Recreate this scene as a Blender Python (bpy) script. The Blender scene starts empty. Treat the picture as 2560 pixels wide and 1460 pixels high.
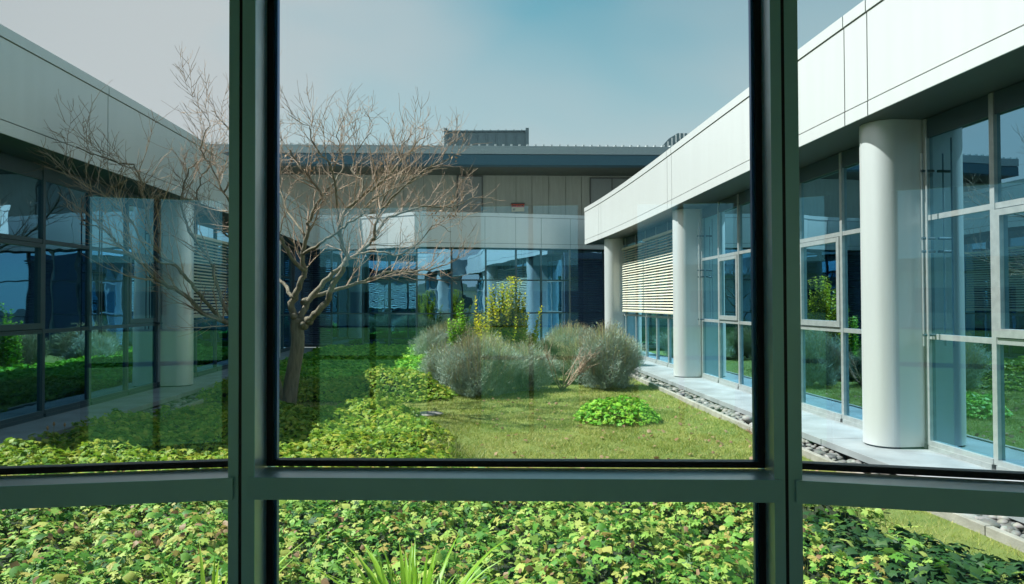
import bpy, math, random
import numpy as np
from mathutils import Vector, Matrix
random.seed(7); RNG = np.random.default_rng(7)
S = bpy.context.scene
COL = S.collection
EYE = 1.6
F = 1707.0                                    # focal length in pixels of the 2560 px wide photograph
# ------------------------------------------------------------------ camera
cd = bpy.data.cameras.new('camera'); cam = bpy.data.objects.new('camera', cd); COL.objects.link(cam)
cd.sensor_width = 36; cd.lens = 36 * F / 2560; cd.clip_start = 0.05; cd.clip_end = 2000
cam.location = (0, 0, EYE)
PITCH, ROLL = math.atan(27 / F), math.radians(-0.22)
cam.rotation_euler = (Matrix.Rotation(math.pi / 2 + PITCH, 3, 'X') @ Matrix.Rotation(ROLL, 3, 'Z')).to_euler()
S.camera = cam
CR = cam.rotation_euler.to_matrix()
# ------------------------------------------------------------------ light
SUN_EL, SUN_AZ = 53.0, 177.0                  # azimuth of the sun measured from +X, counter-clockwise
w = bpy.data.worlds.new('World'); S.world = w; w.use_nodes = True
nt = w.node_tree; nt.nodes.clear()
N = nt.nodes.new; L = nt.links.new
sky = N('ShaderNodeTexSky'); sky.sky_type = 'NISHITA'; sky.sun_disc = False
sky.sun_elevation = math.radians(SUN_EL); sky.sun_rotation = math.radians(90 - SUN_AZ)
sky.air_density = 1.0; sky.dust_density = 0.6; sky.ozone_density = 3.0
tc = N('ShaderNodeTexCoord')
mp = N('ShaderNodeMapping'); mp.inputs['Scale'].default_value = (1.0, 1.0, 3.2); L(tc.outputs['Generated'], mp.inputs['Vector'])
nz = N('ShaderNodeTexNoise'); nz.inputs['Scale'].default_value = 1.3; nz.inputs['Detail'].default_value = 3; nz.inputs['Distortion'].default_value = 0.4
L(mp.outputs[0], nz.inputs['Vector'])
cr = N('ShaderNodeMapRange'); cr.inputs[1].default_value = .38; cr.inputs[2].default_value = .68; cr.interpolation_type = 'SMOOTHSTEP'
L(nz.outputs['Fac'], cr.inputs[0])
# veil is thicker towards the sun side (-X)
sep = N('ShaderNodeSeparateXYZ'); L(tc.outputs['Generated'], sep.inputs[0])
vx = N('ShaderNodeMapRange'); vx.inputs[1].default_value = .12; vx.inputs[2].default_value = -.42; vx.inputs[3].default_value = 0; vx.inputs[4].default_value = .95
L(sep.outputs['X'], vx.inputs[0])
vz = N('ShaderNodeMapRange'); vz.inputs[1].default_value = .40; vz.inputs[2].default_value = .13; vz.inputs[3].default_value = .14; vz.inputs[4].default_value = .72
L(sep.outputs['Z'], vz.inputs[0])
fz = N('ShaderNodeMapRange'); fz.inputs[1].default_value = .42; fz.inputs[2].default_value = .85; fz.inputs[3].default_value = 1; fz.inputs[4].default_value = .15   # the veil thins out towards the zenith
L(sep.outputs['Z'], fz.inputs[0]); fm = N('ShaderNodeMath'); fm.operation = 'MULTIPLY'; L(vx.outputs[0], fm.inputs[0]); L(fz.outputs[0], fm.inputs[1])
ad = N('ShaderNodeMath'); ad.operation = 'MAXIMUM'; L(fm.outputs[0], ad.inputs[0]); L(vz.outputs[0], ad.inputs[1])
m1 = N('ShaderNodeMath'); m1.operation = 'MULTIPLY_ADD'; m1.inputs[1].default_value = .30; L(cr.outputs[0], m1.inputs[0]); L(ad.outputs[0], m1.inputs[2]); m1.use_clamp = True
tint = N('ShaderNodeMix'); tint.data_type = 'RGBA'; tint.blend_type = 'MULTIPLY'; tint.inputs[0].default_value = 1
L(sky.outputs[0], tint.inputs[6]); tint.inputs[7].default_value = (.40, .84, .62, 1)
mx = N('ShaderNodeMix'); mx.data_type = 'RGBA'; L(m1.outputs[0], mx.inputs[0]); L(tint.outputs[2], mx.inputs[6]); mx.inputs[7].default_value = (2.95, 2.84, 2.90, 1)
bg = N('ShaderNodeBackground'); bg.inputs['Strength'].default_value = 0.095
L(mx.outputs[2], bg.inputs['Color']); wo = N('ShaderNodeOutputWorld'); L(bg.outputs[0], wo.inputs['Surface'])
sd = bpy.data.lights.new('sun', 'SUN'); sd.energy = 5.0; sd.angle = math.radians(0.5); sd.color = (1, .93, .87)
so = bpy.data.objects.new('sun', sd); COL.objects.link(so)
az, el = math.radians(SUN_AZ), math.radians(SUN_EL)
tosun = Vector((math.cos(az) * math.cos(el), math.sin(az) * math.cos(el), math.sin(el)))
so.rotation_euler = tosun.to_track_quat('Z', 'Y').to_euler(); so.location = (-20, 5, 15)
S.view_settings.view_transform = 'Standard'; S.view_settings.look = 'None'
S.view_settings.exposure = 1.38; S.view_settings.gamma = 1; S.view_settings.use_curve_mapping = False
S.render.engine = 'CYCLES'; S.cycles.max_bounces = 10; S.cycles.transparent_max_bounces = 24
S.cycles.glossy_bounces = 5; S.cycles.diffuse_bounces = 4; S.cycles.sample_clamp_indirect = 8
# ------------------------------------------------------------------ pixel helpers
def ray(x, y):
    return CR @ Vector(((x - 1280) / F, (730 - y) / F, -1))
def P(x, y, Y):
    d = ray(x, y); t = Y / d.y
    return Vector((d.x * t, Y, EYE + d.z * t))
def PZ(x, y, z):
    d = ray(x, y); t = (z - EYE) / d.z
    return Vector((d.x * t, d.y * t, z))
GZ = -0.12                                     # lawn level; 0 is the paving level
# ------------------------------------------------------------------ materials
def mat(name, color, rough=.6, metal=0, spec=.5, noise=0, nscale=8, bump=0, bscale=40, trans=0, ncol=None, detail=5):
    m = bpy.data.materials.new(name); m.use_nodes = True
    t = m.node_tree; b = t.nodes['Principled BSDF']
    b.inputs['Base Color'].default_value = (*color, 1); b.inputs['Roughness'].default_value = rough
    b.inputs['Metallic'].default_value = metal; b.inputs['Specular IOR Level'].default_value = spec
    g = t.nodes.new('ShaderNodeNewGeometry')
    if noise or ncol:
        n = t.nodes.new('ShaderNodeTexNoise'); n.inputs['Scale'].default_value = nscale; n.inputs['Detail'].default_value = detail
        t.links.new(g.outputs['Position'], n.inputs['Vector'])
        r = t.nodes.new('ShaderNodeMapRange'); r.inputs[1].default_value = .3; r.inputs[2].default_value = .7
        t.links.new(n.outputs['Fac'], r.inputs[0])
        x = t.nodes.new('ShaderNodeMix'); x.data_type = 'RGBA'
        t.links.new(r.outputs[0], x.inputs[0])
        c2 = ncol if ncol else tuple(c * (1 - noise) for c in color)
        x.inputs[6].default_value = (*color, 1); x.inputs[7].default_value = (*c2, 1)
        t.links.new(x.outputs[2], b.inputs['Base Color'])
    if bump:
        n = t.nodes.new('ShaderNodeTexNoise'); n.inputs['Scale'].default_value = bscale; n.inputs['Detail'].default_value = 6
        t.links.new(g.outputs['Position'], n.inputs['Vector'])
        bp = t.nodes.new('ShaderNodeBump'); bp.inputs['Strength'].default_value = bump; bp.inputs['Distance'].default_value = .01
        t.links.new(n.outputs['Fac'], bp.inputs['Height']); t.links.new(bp.outputs[0], b.inputs['Normal'])
    return m
def leafmat(name, cols, trans=.35, rough=.55, spec=.3, broad=None):
    """colour differs leaf by leaf (random per island) and in broad patches"""
    m = bpy.data.materials.new(name); m.use_nodes = True
    t = m.node_tree; b = t.nodes['Principled BSDF']
    g = t.nodes.new('ShaderNodeNewGeometry'); r = t.nodes.new('ShaderNodeValToRGB')
    r.color_ramp.elements[0].color = (*cols[0], 1); r.color_ramp.elements[0].position = 0
    r.color_ramp.elements[1].color = (*cols[-1], 1); r.color_ramp.elements[1].position = 1
    for i, c in enumerate(cols[1:-1]):
        e = r.color_ramp.elements.new((i + 1) / (len(cols) - 1)); e.color = (*c, 1)
    n = t.nodes.new('ShaderNodeTexNoise'); n.inputs['Scale'].default_value = .9; n.inputs['Detail'].default_value = 3
    t.links.new(g.outputs['Position'], n.inputs['Vector'])
    a = t.nodes.new('ShaderNodeMath'); a.operation = 'MULTIPLY_ADD'; a.inputs[1].default_value = .9; a.inputs[2].default_value = -.45
    t.links.new(n.outputs['Fac'], a.inputs[0])
    a2 = t.nodes.new('ShaderNodeMath'); a2.operation = 'ADD'; a2.use_clamp = True
    t.links.new(g.outputs['Random Per Island'], a2.inputs[0]); t.links.new(a.outputs[0], a2.inputs[1])
    t.links.new(a2.outputs[0], r.inputs[0]); t.links.new(r.outputs[0], b.inputs['Base Color'])
    b.inputs['Roughness'].default_value = rough; b.inputs['Specular IOR Level'].default_value = spec
    tr = t.nodes.new('ShaderNodeBsdfTranslucent'); ms = t.nodes.new('ShaderNodeMixShader'); ms.inputs[0].default_value = trans
    t.links.new(r.outputs[0], tr.inputs[0])
    o = t.nodes['Material Output']; t.links.new(b.outputs[0], ms.inputs[1]); t.links.new(tr.outputs[0], ms.inputs[2]); t.links.new(ms.outputs[0], o.inputs[0])
    return m
def glassmat(name, through, reflect, base, mult, wave=0.0, wscale=1.2, haze=0.0):
    """thin pane: tinted transparency with a Fresnel-weighted coated reflection"""
    m = bpy.data.materials.new(name); m.use_nodes = True
    t = m.node_tree; t.nodes.clear(); n = t.nodes.new; l = t.links.new
    tr = n('ShaderNodeBsdfTransparent'); tr.inputs[0].default_value = (*through, 1)
    gl = n('ShaderNodeBsdfGlossy'); gl.inputs[0].default_value = (*reflect, 1); gl.inputs['Roughness'].default_value = 0
    lw = n('ShaderNodeFresnel'); lw.inputs[0].default_value = 1.5
    ma = n('ShaderNodeMath'); ma.operation = 'MULTIPLY_ADD'; ma.use_clamp = True
    ma.inputs[1].default_value = mult; ma.inputs[2].default_value = base; l(lw.outputs[0], ma.inputs[0])
    ms = n('ShaderNodeMixShader'); l(ma.outputs[0], ms.inputs[0]); l(tr.outputs[0], ms.inputs[1])
    if haze:
        g2 = n('ShaderNodeBsdfGlossy'); g2.inputs[0].default_value = (1, .97, .9, 1); g2.inputs['Roughness'].default_value = .33
        m2 = n('ShaderNodeMixShader'); m2.inputs[0].default_value = haze; l(gl.outputs[0], m2.inputs[1]); l(g2.outputs[0], m2.inputs[2])
        l(m2.outputs[0], ms.inputs[2])
    else:
        l(gl.outputs[0], ms.inputs[2])
    if wave:
        g = n('ShaderNodeNewGeometry'); nz = n('ShaderNodeTexNoise'); nz.inputs['Scale'].default_value = wscale; nz.inputs['Detail'].default_value = 1.5
        oi = n('ShaderNodeObjectInfo'); mu = n('ShaderNodeVectorMath'); mu.operation = 'SCALE'; mu.inputs['Scale'].default_value = 50
        l(oi.outputs['Random'], mu.inputs[0]); va = n('ShaderNodeVectorMath'); l(g.outputs['Position'], va.inputs[0]); l(mu.outputs[0], va.inputs[1])
        l(va.outputs[0], nz.inputs['Vector'])
        bp = n('ShaderNodeBump'); bp.inputs['Strength'].default_value = 1; bp.inputs['Distance'].default_value = wave
        l(nz.outputs['Fac'], bp.inputs['Height']); l(bp.outputs[0], gl.inputs['Normal'])
    o = n('ShaderNodeOutputMaterial'); l(ms.outputs[0], o.inputs[0])
    return m
M = {
 'white': mat('white_panel', (.63, .64, .64), .38, metal=.34, noise=.05, nscale=1.5, bump=.03, bscale=90),
 'column': mat('column_paint', (.60, .62, .62), .38, metal=.4, noise=.06, nscale=2, bump=.02, bscale=120),
 'backing': mat('joint_backing', (.10, .10, .09), .8),
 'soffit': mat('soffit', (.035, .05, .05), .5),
 'alu': mat('aluminium', (.42, .45, .45), .38, metal=.55, noise=.2, nscale=14),
 'alu_dark': mat('dark_aluminium', (.05, .08, .10), .4, metal=.4),
 'frame': mat('window_frame_paint', (.48, .80, .76), .36, metal=.25, noise=.06, nscale=5, bump=.05, bscale=700),
 'frame_lit': mat('frame_paint_lit', (.88, .94, .94), .36, metal=.45, noise=.15, nscale=9, bump=.03, bscale=500),  # outside light reflected on flanks and rail tops, put into a paler colour
 'rubber': mat('rubber_gasket', (.004, .005, .010), .45),
 'spacer': mat('glazing_spacer', (.04, .10, .26), .3, metal=.6),
 'slab': mat('concrete_slab', (.25, .265, .275), .7, noise=.38, nscale=2.2, bump=.15, bscale=80),
 'kerb': mat('kerb_concrete', (.30, .28, .24), .85, noise=.35, nscale=7, bump=.5, bscale=60),
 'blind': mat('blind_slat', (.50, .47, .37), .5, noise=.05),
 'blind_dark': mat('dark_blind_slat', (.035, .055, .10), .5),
 'render': mat('wall_render', (.42, .41, .34), .9, noise=.15, nscale=3, bump=.4, bscale=45),
 'door': mat('door_paint', (.27, .28, .26), .6, noise=.08),
 'roofedge': mat('roof_edge_metal', (.34, .40, .42), .5, metal=.3, noise=.2, nscale=30),
 'roofband': mat('blue_fascia', (.035, .10, .14), .5),
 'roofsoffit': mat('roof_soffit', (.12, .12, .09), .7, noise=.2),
 'zinc': mat('zinc_cladding', (.12, .17, .19), .45, metal=.4, noise=.15),
 'roofmetal': mat('corrugated_roof', (.6, .62, .62), .35, metal=.3),
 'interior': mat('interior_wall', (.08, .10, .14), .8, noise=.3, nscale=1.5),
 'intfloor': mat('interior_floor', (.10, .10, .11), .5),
 'room': mat('room_wall', (.62, .64, .60), .8),
 'soil': mat('soil', (.035, .026, .015), .95, noise=.5, nscale=12, bump=.8, bscale=60),
 'lawnbase': mat('lawn_sheet', (.15, .17, .03), .9, ncol=(.07, .11, .014), nscale=1.6, bump=1, bscale=60),
 'stone': None, 'bark': None,
 'red': mat('sign_red', (.50, .05, .03), .5), 'cream': mat('sign_cream', (.62, .48, .28), .5), 'ink': mat('sign_ink', (.06, .02, .02), .5),
 'litter': mat('leaf_litter', (.10, .055, .03), .9, noise=.5, nscale=30, bump=1, bscale=80),
}
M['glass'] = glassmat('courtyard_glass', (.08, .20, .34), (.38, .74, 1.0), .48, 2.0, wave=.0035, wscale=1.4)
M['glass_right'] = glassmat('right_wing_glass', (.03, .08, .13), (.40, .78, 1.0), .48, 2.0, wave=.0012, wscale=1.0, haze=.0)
M['glass_near'] = glassmat('near_glass', (.90, .965, .968), (.30, .78, 1.0), .0, 1.6)
def stonemat():
    m = bpy.data.materials.new('river_stone'); m.use_nodes = True; t = m.node_tree; b = t.nodes['Principled BSDF']
    oi = t.nodes.new('ShaderNodeNewGeometry'); r = t.nodes.new('ShaderNodeValToRGB')
    ob = t.nodes.new('ShaderNodeObjectInfo'); ad = t.nodes.new('ShaderNodeMath'); ad.operation = 'ADD'
    fr = t.nodes.new('ShaderNodeMath'); fr.operation = 'FRACT'
    t.links.new(oi.outputs['Random Per Island'], ad.inputs[0]); t.links.new(ob.outputs['Random'], ad.inputs[1]); t.links.new(ad.outputs[0], fr.inputs[0])
    cs = [(.10, .10, .10), (.20, .18, .15), (.30, .27, .23), (.15, .17, .17), (.38, .33, .27), (.45, .43, .40)]
    r.color_ramp.elements[0].color = (*cs[0], 1); r.color_ramp.elements[1].color = (*cs[-1], 1)
    for i, c in enumerate(cs[1:-1]):
        e = r.color_ramp.elements.new((i + 1) / 5); e.color = (*c, 1)
    n = t.nodes.new('ShaderNodeTexNoise'); n.inputs['Scale'].default_value = 25; n.inputs['Detail'].default_value = 5
    t.links.new(oi.outputs['Position'], n.inputs['Vector'])
    x = t.nodes.new('ShaderNodeMix'); x.data_type = 'RGBA'; x.blend_type = 'MULTIPLY'; x.inputs[0].default_value = .6
    t.links.new(fr.outputs[0], r.inputs[0]); t.links.new(r.outputs[0], x.inputs[6]); t.links.new(n.outputs['Color'], x.inputs[7])
    h = t.nodes.new('ShaderNodeHueSaturation'); h.inputs['Saturation'].default_value = .6; h.inputs['Value'].default_value = .8
    t.links.new(x.outputs[2], h.inputs['Color']); t.links.new(h.outputs[0], b.inputs['Base Color']); b.inputs['Roughness'].default_value = .65
    return m
M['stone'] = stonemat()
for k_ in ('white', 'column', 'render', 'soffit'):              # rain streaks: stretch the stain noise downwards
    t_ = M[k_].node_tree
    for n_ in list(t_.nodes):
        if n_.type == 'TEX_NOISE' and n_.inputs['Scale'].default_value < 10:
            mp_ = t_.nodes.new('ShaderNodeMapping'); mp_.inputs['Scale'].default_value = (4, 4, .35)
            t_.links.new(n_.inputs['Vector'].links[0].from_socket, mp_.inputs[0]); t_.links.new(mp_.outputs[0], n_.inputs['Vector'])
def barkmat():
    m = mat('bark', (.22, .18, .125), .85, ncol=(.09, .075, .05), nscale=14, bump=.9, bscale=50)
    t = m.node_tree                                  # stretch the grain along the trunk
    for n in list(t.nodes):
        if n.type == 'TEX_NOISE':
            mp = t.nodes.new('ShaderNodeMapping'); mp.inputs['Scale'].default_value = (2.5, 2.5, .35)
            s = n.inputs['Vector'].links[0].from_socket; t.links.new(s, mp.inputs[0]); t.links.new(mp.outputs[0], n.inputs['Vector'])
    return m
M['bark'] = barkmat()
M['twig'] = mat('twig_bark', (.46, .32, .23), .8, ncol=(.22, .14, .10), nscale=5)
M['leaf'] = leafmat('groundcover_leaf', [(.02, .08, .012), (.05, .17, .02), (.11, .28, .035), (.21, .38, .07), (.32, .46, .09), (.42, .47, .11), (.40, .30, .09)], .35)
M['leaf_bright'] = leafmat('sunlit_tone_leaf', [(.07, .17, .012), (.16, .29, .02), (.26, .36, .03), (.38, .38, .05)], .4)  # sunlit yellow-green of the carpet near the tree, put into the leaf colour
M['leaf_dark'] = leafmat('lifted_green_leaf', [(.06, .24, .016), (.12, .36, .022), (.20, .44, .03), (.32, .50, .05)], .3)  # greens lightened to offset the left wing's shadow; clump and bush share them
M['ivy'] = leafmat('ivy_leaf', [(.015, .055, .012), (.015, .05, .015), (.03, .08, .02), (.08, .14, .02)], .12, rough=.55, spec=.25)
M['grass'] = leafmat('grass_blade', [(.08, .16, .015), (.19, .26, .03), (.33, .34, .07), (.52, .46, .18)], .35)
M['tallgrass'] = leafmat('tall_grass_blade', [(.08, .15, .02), (.14, .20, .03), (.30, .30, .13)], .35)
M['strap'] = leafmat('strap_leaf', [(.12, .30, .02), (.22, .42, .03), (.38, .50, .06)], .45, rough=.4)
M['lav'] = leafmat('grey_green_foliage', [(.14, .20, .16), (.24, .33, .27), (.36, .45, .38), (.22, .25, .15)], .2)
M['lavdark'] = leafmat('dull_green_foliage', [(.07, .12, .05), (.12, .17, .07), (.20, .20, .11)], .2)
M['spike'] = leafmat('dry_flower_stalk', [(.26, .19, .13), (.40, .33, .20), (.34, .40, .14)], .2)
M['yel'] = leafmat('yellow_green_leaf', [(.16, .25, .012), (.38, .42, .02), (.60, .52, .04)], .45)
M['dry'] = leafmat('dry_leaf', [(.22, .12, .06), (.34, .22, .13)], .3)
# ------------------------------------------------------------------ mesh helpers
def tag(o, label=None, cat=None, group=None, kind=None):
    for k, v in (('label', label), ('category', cat), ('group', group), ('kind', kind)):
        if v: o[k] = v
    return o
def empty(name, loc=(0, 0, 0)):
    o = bpy.data.objects.new(name, None); COL.objects.link(o); o.location = loc; return o
def link(name, me, m=None, parent=None):
    if m and not me.materials: me.materials.append(m)
    o = bpy.data.objects.new(name, me); COL.objects.link(o)
    if parent:
        o.parent = parent
        if not parent.get('_abs'):
            p = parent; off = Vector((0, 0, 0))
            while p: off += p.location; p = p.parent
            o.location = -off
    return o
def npmesh(name, V, T, smooth=False):
    V = np.asarray(V, np.float32); T = np.asarray(T, np.int32)
    me = bpy.data.meshes.new(name); k = T.shape[1]
    me.vertices.add(len(V)); me.vertices.foreach_set('co', V.ravel())
    me.loops.add(T.size); me.loops.foreach_set('vertex_index', T.ravel())
    me.polygons.add(len(T)); me.polygons.foreach_set('loop_start', np.arange(0, T.size, k, dtype=np.int32))
    me.polygons.foreach_set('loop_total', np.full(len(T), k, np.int32))
    if smooth: me.polygons.foreach_set('use_smooth', np.ones(len(T), bool))
    me.update(calc_edges=True); me.validate(); return me
BOXF = [(0, 3, 2, 1), (4, 5, 6, 7), (0, 1, 5, 4), (1, 2, 6, 5), (2, 3, 7, 6), (3, 0, 4, 7)]
class MB:
    def __init__(s): s.v = []; s.f = []
    def hexa(s, pts):
        b = len(s.v); s.v += [tuple(p) for p in pts]; s.f += [tuple(b + i for i in f) for f in BOXF]; return s
    def box(s, x0, x1, y0, y1, z0, z1):
        return s.hexa([(x0, y0, z0), (x1, y0, z0), (x1, y1, z0), (x0, y1, z0), (x0, y0, z1), (x1, y0, z1), (x1, y1, z1), (x0, y1, z1)])
    def seg(s, a, b, z0, z1, d0, d1, ta=0, tb=0):
        """bar over the plan segment a-b from normal offset d0 to d1 (positive = left of a->b); ta, tb pull the ends in"""
        a = Vector(a[:2]); b = Vector(b[:2]); t = (b - a).normalized(); n = Vector((-t.y, t.x)); a = a + t * ta; b = b - t * tb
        q = [a + n * d0, b + n * d0, b + n * d1, a + n * d1]
        return s.hexa([(p.x, p.y, z0) for p in q] + [(p.x, p.y, z1) for p in q])
    def strip(s, pts, nor, z0, z1, d0, d1):
        """bar of constant section along a curved plan line"""
        m = len(pts); b = len(s.v)
        for (p, n) in zip(pts, nor):
            for (d, z) in ((d0, z0), (d1, z0), (d1, z1), (d0, z1)): s.v.append((p[0] + n[0] * d, p[1] + n[1] * d, z))
        for i in range(m - 1):
            for k in range(4):
                s.f.append((b + i * 4 + k, b + i * 4 + (k + 1) % 4, b + (i + 1) * 4 + (k + 1) % 4, b + (i + 1) * 4 + k))
        s.f.append((b, b + 3, b + 2, b + 1)); e = b + (m - 1) * 4; s.f.append((e, e + 1, e + 2, e + 3)); return s
    def tube(s, pts, rad, k=6, cap=True):
        b = len(s.v); pts = [Vector(p) for p in pts]; up = Vector((0, 0, 1)); prev = None
        for i, p in enumerate(pts):
            t = (pts[min(i + 1, len(pts) - 1)] - pts[max(i - 1, 0)]).normalized()
            if prev is None:
                u = t.cross(up if abs(t.z) < .9 else Vector((1, 0, 0))).normalized()
            else:
                u = (prev - t * prev.dot(t)).normalized()
            prev = u; v = t.cross(u); r = rad[i] if hasattr(rad, '__len__') else rad
            for j in range(k):
                a = 2 * math.pi * j / k; s.v.append(tuple(p + u * (math.cos(a) * r) + v * (math.sin(a) * r)))
        for i in range(len(pts) - 1):
            for j in range(k):
                s.f.append((b + i * k + j, b + i * k + (j + 1) % k, b + (i + 1) * k + (j + 1) % k, b + (i + 1) * k + j))
        if cap:
            s.f.append(tuple(b + j for j in range(k - 1, -1, -1))); s.f.append(tuple(b + (len(pts) - 1) * k + j for j in range(k)))
        return s
    def build(s, name, m, parent=None, bevel=0, smooth=False):
        me = bpy.data.meshes.new(name); me.from_pydata(s.v, [], s.f); me.update()
        if smooth:
            me.polygons.foreach_set('use_smooth', np.ones(len(me.polygons), bool))
        o = link(name, me, m, parent)
        if bevel:
            bv = o.modifiers.new('bevel', 'BEVEL'); bv.width = bevel; bv.segments = 2; bv.limit_method = 'ANGLE'
        return o
def fix_normals(o):
    import bmesh
    bm = bmesh.new(); bm.from_mesh(o.data); bmesh.ops.recalc_face_normals(bm, faces=bm.faces); bm.to_mesh(o.data); bm.free()
# ------------------------------------------------------------------ plan curves of the courtyard
rq = np.polyfit([4, 5, 6.5, 7.45, 9.3, 12.5, 14.9, 17.9, 19.9, 21.4, 24], [4.85, 4.78, 4.63, 4.50, 4.44, 4.20, 4.01, 3.84, 3.68, 3.50, 3.15], 3)
lq = np.polyfit([6, 9, 13, 17, 20, 24], [-6.6, -6.68, -6.86, -7.12, -7.38, -7.8], 2)
def curve(q, Y, side):
    """point and inward (courtyard) normal of a wing's glass line"""
    x = np.polyval(q, Y); dx = np.polyval(np.polyder(q), Y); n = Vector((-1 * side, side * dx)).normalized()
    return (x, Y), (n.x, n.y)
def RC(Y): return curve(rq, Y, 1)          # right wing looks to -X
def LC(Y): return curve(lq, Y, -1)         # left wing looks to +X
Z1, Z2, ZS, ZT = 1.22, 2.50, 3.59, 4.84    # transoms, soffit, roof edge
def line(C, y0, y1, step=.35):
    n = max(2, int(abs(y1 - y0) / step) + 1); ys = np.linspace(y0, y1, n)
    a = [C(y) for y in ys]; return [p for p, _ in a], [q for _, q in a]
def off(C, y, d):
    p, n = C(y); return (p[0] + n[0] * d, p[1] + n[1] * d)
# ------------------------------------------------------------------ ground
g = MB(); g.v = [(-400, -400, GZ - .06), (400, -400, GZ - .06), (400, 400, GZ - .06), (-400, 400, GZ - .06)]; g.f = [(0, 1, 2, 3)]
tag(g.build('ground', M['soil']), kind='structure')
def sm(a, b, x): t = np.clip((x - a) / (b - a), 0, 1); return t * t * (3 - 2 * t)
def bumps(x, y, s=1.0, seed=0):
    a = np.sin(x * 2.1 * s + 1.3 + seed) * np.cos(y * 1.7 * s + .4 + seed) + .6 * np.sin(x * 4.3 * s + y * 2.9 * s + 2 * seed) + .4 * np.cos(x * 7.1 * s - y * 6.3 * s + seed)
    return a / 2
def lawn_z(x, y):
    return GZ + .02 * bumps(x, y, .8) - .015
# lawn sheet
xs = np.linspace(-6.0, 3.75, 70); ys = np.linspace(1.9, 24.4, 120)
X, Yy = np.meshgrid(xs, ys); rx = np.array([RC(y)[0][0] - 1.26 for y in ys]); lx = np.array([LC(y)[0][0] + 1.42 for y in ys])
Xc = lx[:, None] + (rx - lx)[:, None] * np.linspace(0, 1, 70)[None]
V = np.stack([Xc.ravel(), Yy.ravel(), lawn_z(Xc, Yy).ravel()], 1)
I = np.arange(119)[:, None] * 70 + np.arange(69)[None]; T = np.stack([I, I + 1, I + 71, I + 70], -1).reshape(-1, 4)
tag(link('lawn', npmesh('lawn', V, T, True), M['lawnbase']), kind='structure')

# paving slabs and kerbs along both wings
def plinth(name, C, y0, y1, L_):
    root = tag(empty(name), kind='structure')
    ys_ = np.arange(y0, y1, L_)
    for a in ys_:
        b = min(a + L_, y1) - .012
        p, n = line(C, a, b, .6)
        MB().strip(p, n, -.075, 0, -.06, .90).build('slab', M['slab'], root, bevel=.004)
    p, n = line(C, y0, y1, .6)
    MB().strip(p, n, GZ - .2, -.08, -.06, .78).build('footing', M['backing'], root)
    return root
plinth('right_pavement', RC, 3.2, 24.5, 1.62)
plinth('left_pavement', LC, 6.2, 24.4, 1.94)
def kerb(name, C, y0, y1, d, L_, parent=None):
    root = tag(empty(name), kind='structure')
    for a in np.arange(y0, y1, L_):
        b = min(a + L_, y1) - .008; p, n = line(C, a, b, .5)
        MB().strip(p, n, GZ - .1, GZ + .06, d, d + .06).build('kerb_stone', M['kerb'], root, bevel=.006)
kerb('right_kerb', RC, 3.2, 18, 1.20, 1.0); kerb('left_kerb', LC, 8.6, 12.2, 1.36, 1.2)

# pebbles
def stone_mesh(i):
    import bmesh
    bm = bmesh.new(); bmesh.ops.create_icosphere(bm, subdivisions=2, radius=1)
    r = random.Random(i); ax = [Vector((r.gauss(0, 1), r.gauss(0, 1), r.gauss(0, 1))).normalized() for _ in range(5)]; am = [r.uniform(.05, .22) for _ in ax]
    for v in bm.verts:
        d = v.co.normalized(); k = 1 - sum(m_ * max(0, d.dot(a) - .35) * 1.6 for a, m_ in zip(ax, am)); v.co = d * k
    for f in bm.faces: f.smooth = True
    me = bpy.data.meshes.new('stone'); bm.to_mesh(me); bm.free(); me.materials.append(M['stone']); return me
SM = [stone_mesh(i) for i in range(10)]
SMV = []
for me in SM:
    v = np.zeros(len(me.vertices) * 3, np.float32); me.vertices.foreach_get('co', v)
    SMV.append((v.reshape(-1, 3), np.array([p.vertices[:] for p in me.polygons], np.int32)))
def pebbles(name, C, y0, y1, n_near, n_far, label):
    root = tag(empty(name), kind='structure')
    cells = []
    y = y0; k = 0
    VV, TT, base = [], [], 0
    items = []
    total = n_near + n_far
    for i in range(total):
        u = (i + random.random()) / total
        y = y0 + (y1 - y0) * (u ** 1.25)
        d = random.uniform(.80, 1.19 if C is RC else 1.35); s = random.uniform(.028, .058) * (1.25 if random.random() < .15 else 1)
        px, py = off(C, y, d); z = GZ - .03 + random.uniform(0, .05)
        items.append((px, py, z, s))
    for i, (px, py, z, s) in enumerate(items):
        sc = (s * random.uniform(1.0, 1.7), s * random.uniform(.8, 1.2), s * random.uniform(.55, .85)); rz = random.uniform(0, 6.28)
        if i < n_near:
            o = link('stone', SM[i % 10], None, root); o.location = (px, py, z); o.scale = sc; o.rotation_euler = (random.uniform(-.3, .3), random.uniform(-.3, .3), rz)
        else:
            v, t = SMV[i % 10]; v = v * np.array(sc); c, s_ = math.cos(rz), math.sin(rz)
            v = np.stack([v[:, 0] * c - v[:, 1] * s_ + px, v[:, 0] * s_ + v[:, 1] * c + py, v[:, 2] + z], 1)
            VV.append(v); TT.append(t + base); base += len(v)
    if VV:
        o = link('far_stones', npmesh('far_stones', np.concatenate(VV), np.concatenate(TT), True), M['stone'], root); o['kind'] = 'stuff'
pebbles('right_pebble_bed', RC, 3.4, 19, 300, 900, '')
pebbles('left_pebble_bed', LC, 6.5, 17, 260, 500, '')

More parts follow.
